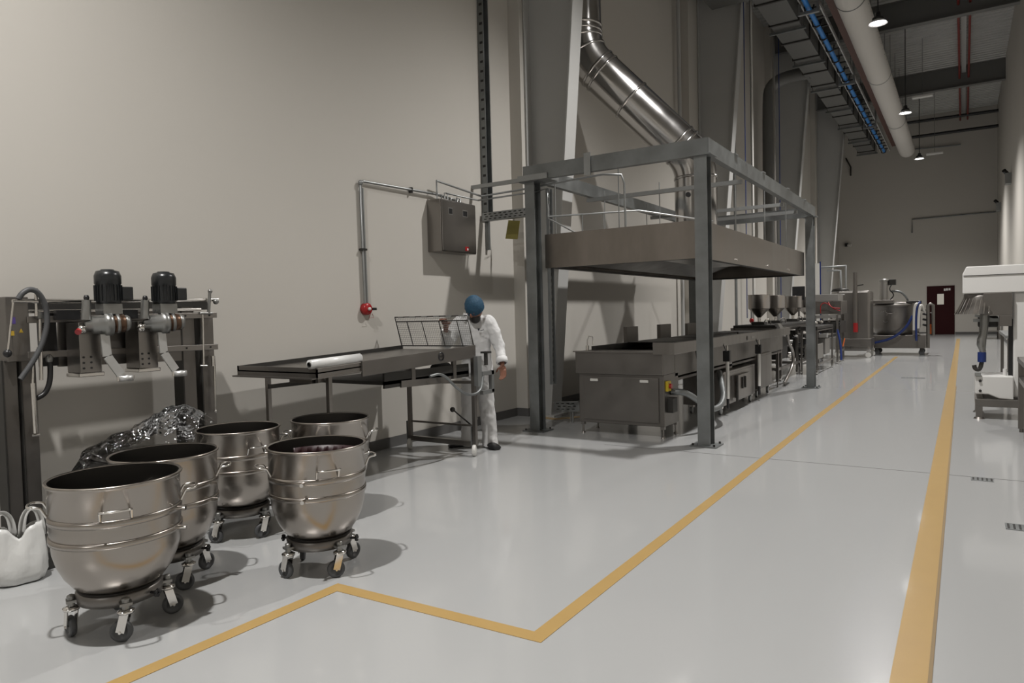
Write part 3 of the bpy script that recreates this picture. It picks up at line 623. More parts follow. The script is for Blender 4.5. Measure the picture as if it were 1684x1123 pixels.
for i, (y, lb) in enumerate(((13.85, 'first'), (15.2, 'second'), (17.0, 'third'), (18.5, 'fourth'))):
    x = -3.3; sc = 1.15
    u = thing('hopper', '%s stainless funnel hopper above the filling line, counted from the fryer' % lb, 'hopper', (x, y, 1.1), 'funnel hoppers')
    MB().lathe([(0, 1.30), (.025, 1.16+.06), (.03, 1.22), (.04, 1.24), (.19, 1.40), (.20, 1.41), (.20, 1.66), (.21, 1.665), (.20, 1.67), (.19, 1.66), (.19, 1.42), (.03, 1.25), (0, 1.25)], (x, y, 0), 32).build('bowl', 'bowl', u)
    MB().cyl((x, y, 1.09), (x, y, 1.24), .035).build('outlet', 'bright', u)
    MB().box(x-.12, x+.12, y-.12, y+.12, 1.09, 1.15).build('valve_block', 'dark', u, bev=.01)
    MB().tube([(x+.1, y-.1, 1.12), (x+.16, y-.15, 1.2), (x+.2, y, 1.2), (x+.2, y+.05, 1.10)], .012, 8, smooth_pts=2).build('air_pipe', 'bright', u)
# utility drops (white pipes, blue hoses) from the roof
for (px, X_, r, m_, z0, z1, lb) in ((1228, -4.0, .010, 'blue', 1.2, ZC+.05, 'blue hose hanging left of the hoppers'), (1240, -4.0, .022, 'white_pl', 0, ZC+.05, 'white vertical pipe behind the first hopper'),
                            (1284, -4.0, .011, 'blue', 1.1, ZC+.05, 'blue hose hanging behind the second hopper'), (1276, -4.0, .03, 'panel', 0, ZC+.05, 'pale vertical pipe between the hoppers'),
                            (1342, -3.4, .09, 'white_pl', 0, 2.6, 'thick white pipe standing behind the red-tubed feeder'), (1349, -3.3, .02, 'blue', 0, 2.65, 'thin blue hose beside the thick white pipe')):
    p = P(px, 450, X=X_); tag(MB().cyl((X_, p.y, z0), (X_, p.y, z1), r, n=12).build('drop_pipe', m_), lb, 'pipe')
p = P(1236, 527, X=-3.9); t = thing('valve', 'red round valve handle on the drop pipe left of the hoppers', 'valve', p)
MB().sphere(p, .05, .03, .06, n=12).build('wheel', 'red', t); MB().cyl(p-V(0, 0, .2), p+V(0, 0, .5), .02).build('stem', 'galv_l', t)
for a, c, d_, lb in (((1340, 438), (1362, 441), (1391, 441), 'upper pale pipe bridge'), ):
    tag(MB().tube([P(1340, 441, Y=21.5), P(1391, 437, Y=21.5), P(1391, 482, Y=21.5)], .03, 8).tube([P(1360, 445, Y=21.5), P(1382, 445, Y=21.5), P(1384, 482, Y=21.5)], .03, 8).build('pipe_bridge', 'galv_l'), 'pale pipe bridge bending down behind the tank cabinet', 'pipe')
# dark screen
p = P(1313, 482, Y=17.6); t = thing('control_screen', 'small black screen standing above the hoppers', 'screen', p)
MB().box(p.x-.14, p.x+.14, 17.6, 17.66, p.z-.16, p.z+.16).build('panel', 'black', t, bev=.01); MB().cyl((p.x, 17.64, 0), (p.x, 17.64, p.z), .02).build('arm', 'dark', t)
# red-tubed feeder
a = P(1339, 487, Y=18.6); c = P(1386, 560, Y=18.6)
t = thing('feeder_unit', 'steel feeder with looping red air tubes left of the tank cabinet', 'machine', (-2.7, 19, 0))
MB().box(-3.15, -2.60, 18.9, 19.7, 1.55, 1.72).build('top_box', 'panel', t, bev=.008)
MB().box(-3.15, -2.53, 18.9, 19.9, 1.22, 1.55).build('pump_housing', 'steel', t, bev=.008)
MB().box(-3.1, -2.55, 18.85, 18.9, 1.12, 1.2).build('ledge', 'panel', t)
MB().box(-3.1, -2.56, 18.9, 19.9, .75, 1.05).build('valve_box', 'dark', t, bev=.01)
MB().tube([(-3.0, 18.86, 1.25), (-3.0, 18.8, 1.45), (-2.9, 18.8, 1.52), (-2.8, 18.82, 1.46), (-2.7, 18.84, 1.35), (-2.56, 18.86, 1.3)], .010, 8, smooth_pts=2).tube([(-2.82, 18.86, 1.52), (-2.75, 18.8, 1.38), (-2.56, 18.85, 1.36)], .012, 8, smooth_pts=2).build('red_tube', 'red', t)
b = MB()
for x in (-3.1, -2.6):
    for y in (18.7, 19.7): b.bar((x, y, .08), (x, y, 1.2), .045, .045)
    b.bar((x, 18.7, .3), (x, 19.7, .3), .04, .04)
b.build('frame', 'steel', t)
for (x, z, r, m_) in ((-2.95, 1.0, .07, 'black'), (-2.8, 1.05, .03, 'bright'), (-2.6, .98, .05, 'black'), (-2.62, 1.08, .03, 'bright'), (-2.9, .85, .04, 'bright'), (-2.75, 1.12, .02, 'bright')): MB().cyl((x, 18.85, z), (x, 18.78, z), r, n=14).build('valve', m_, t)
for (x, z, w, h, m_) in ((-2.95, .68, .2, .12, 'panel'), (-2.95, .45, .2, .2, 'panel'), (-2.72, .5, .14, .3, 'ysheet')): MB().box(x-w/2, x+w/2, 18.72, 18.78, z-h/2, z+h/2).build('junction_box', m_ if m_ != 'ysheet' else 'panel', t, bev=.006)
MB().tube([(-2.60, 18.7, .85), (-2.52, 18.65, .5), (-2.5, 18.6, .1)], .025, 8, smooth_pts=2).build('blue_hose', 'blue', t)
MB().tube([(-2.46, 18.9, .62), (-2.5, 18.87, .42)], .012, 8).build('orange_handle', 'orange', t)
for x in (-3.1, -2.6):
    for y in (18.7, 19.7): MB().cyl((x-.015, y, .045), (x+.015, y, .045), .045, n=16).box(x-.03, x+.03, y-.02, y+.02, .06, .1).build('castor', 'bright', t)
# second feeder table (between post and feeder), legs with castors nearer camera
t = thing('pump_trolley', 'small steel pump trolley right of the far frame post', 'trolley', (-2.6, 16.6, 0))
b = MB()
for x in (-2.86, -2.56):
    for y in (15.6, 17.6): b.bar((x, y, .08), (x, y, .92), .035, .035)
    b.bar((x, 15.6, .2), (x, 17.6, .2), .03, .03); b.bar((x, 15.6, .92), (x, 17.6, .92), .04, .04)
b.build('frame', 'steel', t)
MB().box(-2.84, -2.58, 15.8, 16.5, .30, .62).build('grey_box', 'panel', t, bev=.008); MB().box(-2.84, -2.58, 16.8, 17.4, .35, .7).build('grey_box', 'panel', t, bev=.008)
MB().box(-2.88, -2.54, 15.55, 17.65, .92, 1.0).build('top', 'dark', t, bev=.006)
for z, y in ((1.05, 15.8), (1.06, 16.2), (1.07, 16.9)): MB().sphere((-2.68, y, z), .045, n=12).build('knob', 'black' if y < 16 else 'bright', t)
for x in (-2.86, -2.56):
    for y in (15.6, 17.6): MB().cyl((x-.015, y, .045), (x+.015, y, .045), .045, n=16).box(x-.025, x+.025, y-.02, y+.02, .06, .09).build('castor', 'bright', t)

# tank cabinet
t = thing('tank_cabinet', 'tall rounded stainless tank cabinet with a pole and red grip', 'cabinet', (-2.5, 21.4, 0))
MB().box(-2.95, -2.12, 21.1, 22.0, .18, 1.83).build('body', 'steel', t, bev=.06)
MB().box(-3.2, -2.1, 21.05, 22.05, .30, .52).build('plinth', 'steel_d', t, bev=.008)
p = P(1407, 500, Y=21.02)
MB().cyl((p.x, 20.98, .95), (p.x, 20.98, 2.32), .055, n=20).build('pole', 'steel_d', t)
MB().cyl((p.x, 20.98, .70), (p.x, 20.98, .95), .06, n=20).build('red_grip', 'red', t)
MB().bar((p.x, 20.98, 1.95), (p.x+.2, 20.98, 1.98), .03, .03).build('pole_arm', 'dark', t)
MB().lathe([(0, 1.93), (.2, 1.9), (.24, 1.83), (.0, 1.83)], (-2.9, 21.5, 0), 24).build('dome', 'dark', t)
for (x, y) in ((-2.17, 21.15), (-2.15, 21.95), (-2.95, 21.15), (-3.05, 21.95)):
    w = MB().box(x-.04, x+.04, y-.03, y+.03, .09, .30).build('castor', 'bright', t); MB().cyl((x, y-.045, .07), (x, y-.005, .07), .07, n=20).build('wheel', 'white_pl', w)
for z, w_ in ((1.72, .14), (1.66, .05)): MB().box(-2.88, -2.88+w_, 21.085, 21.1, z, z+.03).build('nameplate', 'white_txt', t)

# kettle
kx, ky = -1.62, 22.95
t = thing('mixing_kettle', 'large steel cooking kettle on a wheeled base with blue hose, near the end door', 'kettle', (kx, ky, 0))
MB().lathe([(0, .5), (.45, .52), (.56, .62), (.60, .8), (.60, 1.36), (.63, 1.37), (.63, 1.42), (.55, 1.46), (.2, 1.5), (0, 1.5)], (kx, ky, 0), 48).build('vessel', 'steel_d', t)
MB().box(-2.2, -.88, 22.4, 23.5, .19, .56).build('base', 'steel_d', t, bev=.01)
b = MB()
for (du, dv, r, a0, a1) in ((0, .17, .13, PI, 2*PI), (-.22, .1, .07, .5, 4), (.22, .1, .07, -1, 2.6), (0, 0, .1, .3, 2.8), (-.12, -.12, .06, 3, 6), (.18, -.14, .06, 3, 6)):
    pts = []
    for k in range(9):
        a = a0+(a1-a0)*k/8; u_ = du+r*math.cos(a); v_ = dv+r*math.sin(a)*.8
        th_ = u_/.6; pts.append((kx-.12+.605*math.sin(th_), ky-.605*math.cos(th_), 1.1+v_))
    b.tube(pts, .008, 6)
b.build('embossed_mark', 'steel', t)
px0 = P(1454, 470, Y=22.6)
mt = MB().cyl((px0.x, 22.6, 1.55), (px0.x, 22.6, 2.12), .13, n=24).lathe([(.0, 2.17), (.14, 2.15), (.14, 2.08), (.13, 2.08)], (px0.x, 22.6, 0), 24).build('agitator_motor', 'panel', t)
MB().box(px0.x+.13, px0.x+.3, 22.5, 22.7, 1.98, 2.14).build('terminal_box', 'dark', mt, bev=.01)
MB().tube([(px0.x+.2, 22.5, 1.8), (px0.x+.4, 22.45, 1.8), (px0.x+.55, 22.5, 1.65), (px0.x+.62, 22.6, 1.45)], .03, 10, smooth_pts=2).build('power_hose', 'galv', t)
MB().tube([(px0.x+.2, 22.5, 2.0), (px0.x+.13, 22.45, 1.85), (px0.x+.28, 22.45, 1.7), (px0.x+.15, 22.45, 1.55)], .015, 8, smooth_pts=2).build('cable', 'black', t)
MB().box(-2.3, -1.65, 22.3, 22.7, 1.46, 1.56).build('bridge', 'steel', t, bev=.01)
MB().box(-1.35, -.98, 22.45, 22.7, 1.42, 1.52).build('lid_hinge', 'dark', t, bev=.02)
MB().bar((-1.13, 22.35, .56), (-1.13, 22.35, 1.45), .12, .05).build('upright', 'steel', t)
MB().tube([P(1501, 519, Y=22.3), P(1490, 540, Y=22.25), P(1465, 558, Y=22.25), P(1436, 564, Y=22.3)], .035, 10, smooth_pts=3).build('blue_hose', 'blue', t)
MB().tube([P(1507, 560, Y=22.2), P(1506, 520, Y=22.18), P(1509, 500, Y=22.2), P(1513, 497, Y=22.3)], .03, 10, smooth_pts=2).build('blue_hose', 'blue', t)
MB().tube([P(1503, 543, Y=22.2), P(1503, 510, Y=22.18), P(1507, 497, Y=22.2), P(1513, 505, Y=22.3)], .035, 10, smooth_pts=2).tube([P(1510, 540, Y=22.2), P(1511, 512, Y=22.18), P(1515, 499, Y=22.2), P(1520, 512, Y=22.4)], .035, 10, smooth_pts=2).build('white_hose', 'white_pl', t)
a = P(1526, 502, Y=22.4); MB().tube([(a.x, 22.4, .2), (a.x, 22.4, 1.38), (a.x+.06, 22.4, 1.42), (a.x+.12, 22.4, 1.38), (a.x+.12, 22.5, .55)], .045, 10).bar((a.x-.3, 22.4, 1.25), (a.x, 22.4, 1.25), .04, .04).build('push_handle', 'steel_d', t)
for k, z in enumerate((1.15, 1.0, .85)): MB().cyl((a.x-.12, 22.38, z), (a.x-.04, 22.36, z-.02), .03, n=10).build('tap', 'black', t)
for (x, y) in ((-.98, 22.48), (-2.1, 22.48), (-1.0, 23.4), (-2.1, 23.4)):
    w = MB().box(x-.04, x+.04, y-.04, y+.04, .1, .19).build('castor', 'dark', t); MB().cyl((x, y-.02, .075), (x, y+.02, .075), .075, n=20).build('wheel', 'rubber', w)
pipe('orange_cord', 'thin orange cord hanging beside the kettle handle', 'cord', [P(1531, 533, Y=22.9), P(1530.5, 549, Y=22.9)], .03, 'orange')

# ================================================================ white mixer at the right
t = thing('floor_mixer', 'large white floor mixer with stainless bowl guard at the right edge', 'mixer', (.5, 10.4, 0))
hd = MB().prism([(-.01, 10.2, 1.52), (1.2, 10.2, 1.52), (1.2, 10.2, 1.85), (.03, 10.2, 1.85), (-.01, 10.2, 1.76)], (0, .75, 0)).build('head', 'white_m', t, bev=.01)
MB().box(.0, 1.2, 10.192, 10.2, 1.735, 1.742).build('seam', 'dark', hd)
MB().box(.50, 1.2, 10.25, 11.0, .26, 1.52).build('column', 'white_m', t, bev=.02)
MB().box(.2, .485, 10.19, 10.23, 1.25, 1.52).box(.36, .485, 10.19, 10.23, 1.12, 1.25).build('side_plate', 'steel_d', t, bev=.004)
b = MB(); b.loft([(.18, 10.35, 1.53, .17, .13), (.18, 10.35, 1.47, .18, .14), (.15, 10.35, 1.27, .24, .2)], 28, caps=False); b.build('bowl_guard', 'steel', t, solid=.004)
b = MB()
for k in range(28):
    a = 2*PI*k/28; b.cyl((.18+.185*math.cos(a), 10.35+.145*math.sin(a), 1.46), (.15+.245*math.cos(a), 10.35+.205*math.sin(a), 1.27), .003, n=5)
b.build('guard_wires', 'bright', t)
MB().tube([(.22, 10.3, 1.27), (.21, 10.3, 1.05), (.18, 10.3, .92), (.20, 10.3, .8)], [.05, .045, .05, .035], 14, smooth_pts=1).build('beater_shaft', 'cast', t)
MB().cyl((.19, 10.3, .68), (.19, 10.3, .80), .045).build('shaft_sleeve', 'blue', t)
MB().tube([(.19, 10.3, .68), (.17, 10.3, .58), (.12, 10.3, .59), (.11, 10.3, .64)], .025, 10, smooth_pts=2).build('hook_tip', 'dark', t)
MB().bar((.1, 10.4, 1.19), (.5, 10.4, 1.19), .04, .04).bar((.12, 10.4, 1.25), (.5, 10.4, 1.14), .02, .03).build('bowl_arm', 'galv_l', t)
MB().box(.15, .36, 10.4, 10.6, 1.10, 1.24).build('gear_cover', 'dark', t, bev=.02)
MB().box(.455, .50, 10.3, 10.34, .4, 1.2).build('slide_rail', 'black', t)
b = MB(); b.prism([(.12, 10.15, .30), (.25, 10.15, .30), (.36, 10.15, .25), (.50, 10.15, .24), (.50, 10.15, .52), (.40, 10.15, .52), (.12, 10.15, .52)], (0, .6, 0)); b.build('pedestal', 'white_m', t, bev=.012)
for z in (.34, .46): MB().cyl((.17, 10.15, z), (.17, 10.135, z), .016, n=12).build('bolt', 'dark', t)
MB().box(.115, .18, 10.13, 10.2, .52, .56).build('stop_block', 'galv_l', t); MB().cyl((.42, 10.3, .5), (.42, 10.3, .60), .02).build('peg', 'white_m', t)
t = thing('mixer_stand', 'low grey steel stand under the white floor mixer', 'stand', (.5, 10.4, 0))
b = MB(); b.box(.12, 1.2, 10.12, 10.22, .15, .24).box(.12, 1.2, 10.7, 10.8, .15, .24).box(.12, .2, 10.22, 10.7, .15, .24); b.build('beam', 'steel_d', t, bev=.004)
for (x, y) in ((.16, 10.15), (.16, 10.76), (1.1, 10.15), (1.1, 10.76)): MB().box(x-.035, x+.035, y-.03, y+.03, .02, .15).cyl((x, y, 0), (x, y, .022), .06, .045, n=20).build('leg', 'steel_d', t)
t = thing('work_table', 'steel work table at the right edge, legs cut by the frame', 'table', (.75, 8.6, 0))
MB().box(.49, 1.2, 8.3, 9.3, .76, .81).build('top', 'steel', t, bev=.004)
for (x, y) in ((.525, 8.36), (.525, 9.24), (1.15, 8.36), (1.15, 9.24)): MB().box(x-.03, x+.03, y-.03, y+.03, .04, .76).cyl((x, y, 0), (x, y, .04), .02, .02, n=12).build('leg', 'steel_d', t)
MB().box(.50, .55, 8.4, 9.2, .55, .6).build('rail', 'steel', t)
for (x0, y0, y1, z, lb) in ((.56, 13.5, 16.0, .88, 'low steel table behind the white mixer, nearer one'), (.5, 32.5, 34, .85, 'farther steel table seen under the bowl guard')):
    t = thing('side_table', lb, 'table', (x0+.4, (y0+y1)/2, 0))
    MB().box(x0, min(x0+.8, 1.2), y0, y1, z-.05, z).build('top', 'galv_l', t, bev=.004)
    for (x, y) in ((x0+.05, y0+.05), (x0+.05, y1-.05), (min(x0+.75, 1.15), y0+.05), (min(x0+.75, 1.15), y1-.05)): MB().box(x-.025, x+.025, y-.025, y+.025, 0, z-.05).build('leg', 'steel_d', t)
    MB().box(x0+.03, min(x0+.77, 1.17), y0+.03, y0+.06, .3, .34).build('rail', 'steel', t)

# ================================================================ draining bench
BY0, BY1, BX0, BX1 = 3.60, 5.62, -5.06, -4.10
tz = lambda y: 1.035 + (y-BY0)/(BY1-BY0)*.07
t = thing('draining_bench', 'sloping stainless draining bench on a wheeled end frame beside the wall', 'bench', (-4.6, 4.6, 0))
def slopebox(x0, x1, y0, y1, d0, d1):
    b = MB(); vs = [V(x, y, tz(y)+d) for d in (d0, d1) for y in (y0, y1) for x in (x0, x1)]
    return b.add(vs, [(0, 2, 3, 1), (4, 5, 7, 6), (0, 1, 5, 4), (2, 6, 7, 3), (0, 4, 6, 2), (1, 3, 7, 5)])
slopebox(BX0, BX1, BY0, BY1, -.045, -.035).build('bench_top', 'steel', t)
slopebox(BX0, BX0+.02, BY0, BY1, -.035, .0).build('back_edge', 'dark', t)
slopebox(BX0, BX1, BY0, BY0+.012, -.075, .0).build('end_apron', 'steel_d', t)
slopebox(BX1-.012, BX1, BY0, 4.08, -.075, -.01).build('low_apron', 'steel', t)
slopebox(BX1-.02, BX1+.012, 3.60, 4.10, -.085, -.075).build('drip_ledge', 'steel', t)
slopebox(BX0, BX1, 3.55, 3.60, -.085, -.075).build('end_ledge', 'steel_d', t)
fa = slopebox(BX1-.0, BX1+.02, 4.06, BY1, -.12, .005).build('front_apron', 'steel_d', t, bev=.003)
p = P(725.5, 586, X=BX1+.02)
MB().lathe([(.028, 0), (.042, 0), (.042, .004), (.028, .004)], (BX1+.02, p.y, p.z), 28, axis=(1, 0, 0)).build('oval_badge', 'black', fa)
for k, yy in enumerate((-.02, -.006, .008, .02)): MB().box(BX1+.021, BX1+.0225, p.y+yy-.004, p.y+yy+.004, p.z-.010, p.z+.010).build('badge_letter', 'dark', fa)
for (x, y, z1_) in ((-4.97, 3.83, .97), (-4.17, 3.78, .96)): MB().bar((x, y, .05), (x, y, z1_), .035, .035).cyl((x, y, 0), (x, y, .05), .02, n=12).build('leg', 'steel', t)
MB().bar((-4.97, 3.83, .84), (-4.17, 3.66, .93), .02, .035).build('brace', 'dark', t)
MB().box(-4.45, -4.2, 3.63, 3.76, .91, .955).build('drain_box', 'steel_d', t)
# wheeled end frame
for (x, y) in ((-4.95, 5.60), (-4.10, 5.60)):
    lg = MB().bar((x, y, .10), (x, y, 1.05), .038, .038).build('leg', 'steel', t)
    MB().bar((x-.03, y, .10), (x-.03, y, .30), .012, .05).build('castor_bracket', 'galv_l', lg)
    MB().lathe([(0, -.018), (.052, -.018), (.058, -.01), (.058, .01), (.052, .018), (0, .018)], (x, y-.02, .058), 24, axis=(.9, .45, 0)).build('castor_wheel', 'white_pl', lg)
b = MB(); b.bar((-4.95, 5.6, .12), (-4.10, 5.6, .12), .04, .05); b.bar((-4.95, 5.6, .30), (-4.12, 5.66, .29), .012, .02); b.build('lower_rail', 'steel', t)
MB().bar((-4.97, 5.6, .72), (-4.08, 5.6, .74), .03, .03).build('upper_rail', 'steel', t)
b = MB(); b.box(-4.97, -4.12, 4.35, 5.55, .83, .86).box(-4.14, -4.12, 4.35, 5.55, .80, .93); b.build('under_tray', 'dark', t)
MB().bar((-4.12, 4.55, .82), (-4.12, 5.25, .80), .02, .06).build('tray_rail', 'steel', t)
MB().bar((-4.13, 4.72, .80), (-4.13, 4.72, .99), .03, .05).build('hanger', 'steel_d', t); MB().bar((-4.13, 5.32, .80), (-4.13, 5.32, 1.0), .03, .05).build('hanger', 'steel_d', t)
MB().cyl((-4.35, 5.30, .88), (-4.35, 5.50, .88), .06).build('gear_motor', 'dark', t)
b = MB(); b.bar((-4.06, 5.62, .70), (-4.06, 5.62, 1.0), .05, .07); b.bar((-4.05, 5.66, .82), (-4.05, 5.86, .82), .04, .04); b.bar((-4.05, 5.84, .62), (-4.05, 5.84, .84), .04, .04); b.bar((-4.05, 5.66, .63), (-4.05, 5.86, .63), .04, .04); b.build('drive_bracket', 'galv_l', t)
MB().cyl((-4.05, 5.75, .9), (-4.05, 5.75, 1.02), .02).box(-4.08, -4.0, 5.7, 5.78, 1.02, 1.04).build('clamp_screw', 'dark', t)
MB().tube([(-4.08, 4.9, .86), (-4.05, 5.05, .88), (-4.03, 5.25, .70), (-4.02, 5.45, .62), (-4.02, 5.62, .66), (-4.04, 5.68, .80)], .013, 10, smooth_pts=3).build('cable_hose', 'galv', t)
MB().tube([(-4.1, 5.64, .25), (-4.45, 5.72, .42)], .008, 8).sphere((-4.47, 5.72, .43), .028, n=12).build('brake_lever', 'dark', t)
t = thing('mesh_guard', 'upright wire mesh guard standing on the right end of the bench', 'guard', (-4.6, 5.65, 1.1))
zb, zt_, lean = 1.085, 1.405, -.10
def gp(u, v): return V(-5.05+.95*u, 5.62+lean*v, zb+(zt_-zb)*v)
b = MB(); b.tube([gp(0, -.05), gp(0, 1), gp(1, 1), gp(1, -.05)], .007, 8); b.tube([gp(0, .05), gp(1, .05)], .007, 8); b.tube([gp(0, .85), gp(1, .85)], .006, 8)
for u in (.17, .38, .62, .86): b.tube([gp(u, .05), gp(u-.01, .85)], .005, 6)
b.build('frame', 'dark', t)
b = MB()
for i in range(1, 40): b.tube([gp(i/40, .0), gp(i/40, .97)], .0017, 4)
for j in range(0, 15): b.tube([gp(0, j/15), gp(1, j/15)], .0017, 4)
b.build('wire_mesh', 'galv_l', t)
b = MB()
for i in range(6): b.box(-5.0+i*.16, -4.93+i*.16, 5.51, 5.53, 1.395, 1.41)
b.build('top_clips', 'galv_l', t)
t = thing('film_roll', 'roll of white film lying on the front edge of the bench', 'film roll', (-4.13, 3.85, 1.0))
ax0, ax1 = V(-4.13, 3.56, tz(3.56)+.030), V(-4.13, 4.08, tz(4.08)+.030)
b = MB(); b.lathe([(.018, 0), (.036, 0), (.036, .52), (.018, .52)], ax0, 28, axis=(ax1-ax0)); b.build('film', 'film', t)
b = MB(); b.lathe([(.015, -.008), (.019, -.008), (.019, .528), (.015, .528), (.015, -.008)], ax0, 24, axis=(ax1-ax0)); b.build('core', 'dark', t)

# ================================================================ mixing bowls and dollies
bw = thing('mixing_bowl', 'bowl', 'mixing bowl', (0, 0, 0), 'mixing bowls on dollies')
R0 = .262
prof = [(0, .165), (.10, .168), (.145, .185), (.182, .215), (.215, .262), (.240, .318), (.254, .375), (R0, .50), (R0, .675), (.268, .682), (.273, .690), (.268, .697), (.258, .692),
        (.256, .50), (.250, .40), (.235, .32), (.20, .255), (.14, .215), (0, .207)]
outer = [p_ for p_ in prof[:12]]; inner = [prof[12]]+prof[13:]
MB().lathe(outer+[prof[12]], (0, 0, 0), 72).build('shell', 'bowl', bw)
MB().lathe([(.258, .692), (.2555, .50), (.250, .40), (.232, .32), (.20, .262), (.15, .205), (0, .180)], (0, 0, 0), 72).build('shaded_inside', 'bowl_in', bw)  # inner face of the shell, its shade painted in
for z0, z1 in ((.515, .548), (.425, .452)):
    rr = .2645
    MB().lathe([(rr-.006, z0), (rr+.001, z0+.001), (rr+.0015, z1-.001), (rr-.006, z1)], (0, 0, 0), 72).build('reinforcing_band', 'bowl', bw)
for k in range(4):
    a = math.radians(-60+90*k); cr = V(math.cos(a), math.sin(a), 0); tn = V(-math.sin(a), math.cos(a), 0)
    w = .058; r_ = .262
    pts = [cr*(r_-.004)+tn*w+V(0, 0, .552), cr*(r_+.012)+tn*w+V(0, 0, .585), cr*(r_+.020)+tn*w+V(0, 0, .598), cr*(r_+.068)+tn*w*.95+V(0, 0, .602), cr*(r_+.068)-tn*w*.95+V(0, 0, .602), cr*(r_+.020)-tn*w+V(0, 0, .598), cr*(r_+.012)-tn*w+V(0, 0, .585), cr*(r_-.004)-tn*w+V(0, 0, .552)]
    MB().tube(pts, .0055, 8, smooth_pts=2).build('handle', 'bright', bw)
for a in (math.radians(3), math.radians(183)):
    cr = V(math.cos(a), math.sin(a), 0)
    for z in (.53, .44): MB().cyl(cr*.25+V(0, 0, z), cr*.305+V(0, 0, z), .010, n=16).build('locating_pin', 'bright', bw)
dl = thing('bowl_dolly', 'dolly', 'dolly', (0, 0, 0), 'wheeled dollies under the mixing bowls')
MB().lathe([(.150, .150), (.175, .150), (.180, .195), (.165, .205), (.150, .200), (.150, .150)], (0, 0, 0), 56).build('ring', 'steel_d', dl)
MB().lathe([(.158, .205), (.166, .213), (.174, .205)], (0, 0, 0), 56).build('rubber_ring', 'dark', dl)
for k in range(4):
    a = math.radians(20+90*k); cr = V(math.cos(a), math.sin(a), 0); tn = V(-math.sin(a), math.cos(a), 0); c_ = cr*.195
    ar = MB().bar(cr*.16+V(0, 0, .168), cr*.215+V(0, 0, .168), .05, .012).cyl(c_+V(0, 0, .135), c_+V(0, 0, .185), .016, n=14).sphere(c_+V(0, 0, .188), .018, .018, .009, n=12).build('arm', 'cast', dl)
    sw = math.radians(50*k+25); f_ = V(math.cos(sw), math.sin(sw), 0); s2 = V(-f_.y, f_.x, 0); wc = c_+f_*.022+V(0, 0, .047)
    MB().lathe([(0, .128), (.034, .128), (.036, .138), (.02, .146), (0, .146)], c_*1.0, 20).bar(c_+s2*.021+V(0, 0, .132), wc+s2*.021, .004, .036, upv=f_).bar(c_-s2*.021+V(0, 0, .132), wc-s2*.021, .004, .036, upv=f_).cyl(wc-s2*.026, wc+s2*.026, .006, n=10).build('castor_fork', 'bright', ar)
    MB().lathe([(.0, -.010), (.028, -.010), (.03, -.014), (.042, -.014), (.047, -.008), (.047, .008), (.042, .014), (.03, .014), (.028, .010), (0, .010)], wc, 28, axis=s2).build('castor_wheel', 'rubber', ar)
for k in range(2):
    a = math.radians(-32+180*k); cr = V(math.cos(a), math.sin(a), 0); b = MB(); b.cyl(cr*.175+V(0, 0, .175), cr*.205+V(0, 0, .175), .007, n=8)
    for j in range(5):
        aa = 2*PI*j/5; o_ = V(-math.sin(a), math.cos(a), 0)*math.cos(aa)*.012+V(0, 0, math.sin(aa)*.012); b.sphere(cr*.212+V(0, 0, .175)+o_, .009, n=8)
    b.build('star_knob', 'black', dl)
spots = [(-3.29, 1.675, 32, 1.03, 'frontmost mixing bowl, nearest the camera beside the white bag', 'dolly under the frontmost mixing bowl'),
         (-3.62, 2.105, 22, 1.0, 'mixing bowl directly behind the frontmost one, before the clear plastic', 'dolly under the mixing bowl right behind the frontmost one'),
         (-4.0, 2.835, 48, .975, 'mixing bowl standing nearest the machine frame, right of the clear plastic', 'dolly under the mixing bowl right of the clear plastic'),
         (-3.04, 2.65, 300, .995, 'mixing bowl standing forward on the right, dark red residue inside', 'dolly under the bowl with red residue inside'),
         (-3.75, 3.40, 275, 1.0, 'rearmost mixing bowl beneath the draining bench edge', 'dolly under the rearmost mixing bowl')]
for i, (x, y, rz, sc, l1, l2) in enumerate(spots):
    o = bw if i == 0 else copy_tree(bw); d_ = dl if i == 0 else copy_tree(dl)
    o.location = (x, y, .0135); o.rotation_euler.z = math.radians(rz); o.scale = (sc, sc, 1); o['label'] = l1
    d_.location = (x, y, 0); d_.rotation_euler.z = math.radians((48, 68, 80, 60, 75)[i]); d_['label'] = l2
def residue():
    t = bpy.data.objects.new('x', None)
    b = MB(); n = 30; vs = []; x, y = -3.04, 2.65
    rows = [(.2575, .66), (.2555, .6), (.2545, .5), (.248, .42)]
    for r_, z in rows:
        for k in range(n+1):
            a = math.radians(75+95*k/n); jit = .02*math.sin(k*1.7+z*9)
            vs.append(V(x+(r_*.995-.003)*math.cos(a), y+(r_*.995-.003)*math.sin(a), z+.0135+jit*(z < .65)-(.02 if z > .65 else 0)))
    fs = [(i*(n+1)+k, i*(n+1)+k+1, (i+1)*(n+1)+k+1, (i+1)*(n+1)+k) for i in range(3) for k in range(n)]
    b.add(vs, fs, True); o = b.build('red_residue', 'wet', solid=.002)
    tag(o, 'dark red residue smeared inside the right forward bowl', 'residue')
residue()

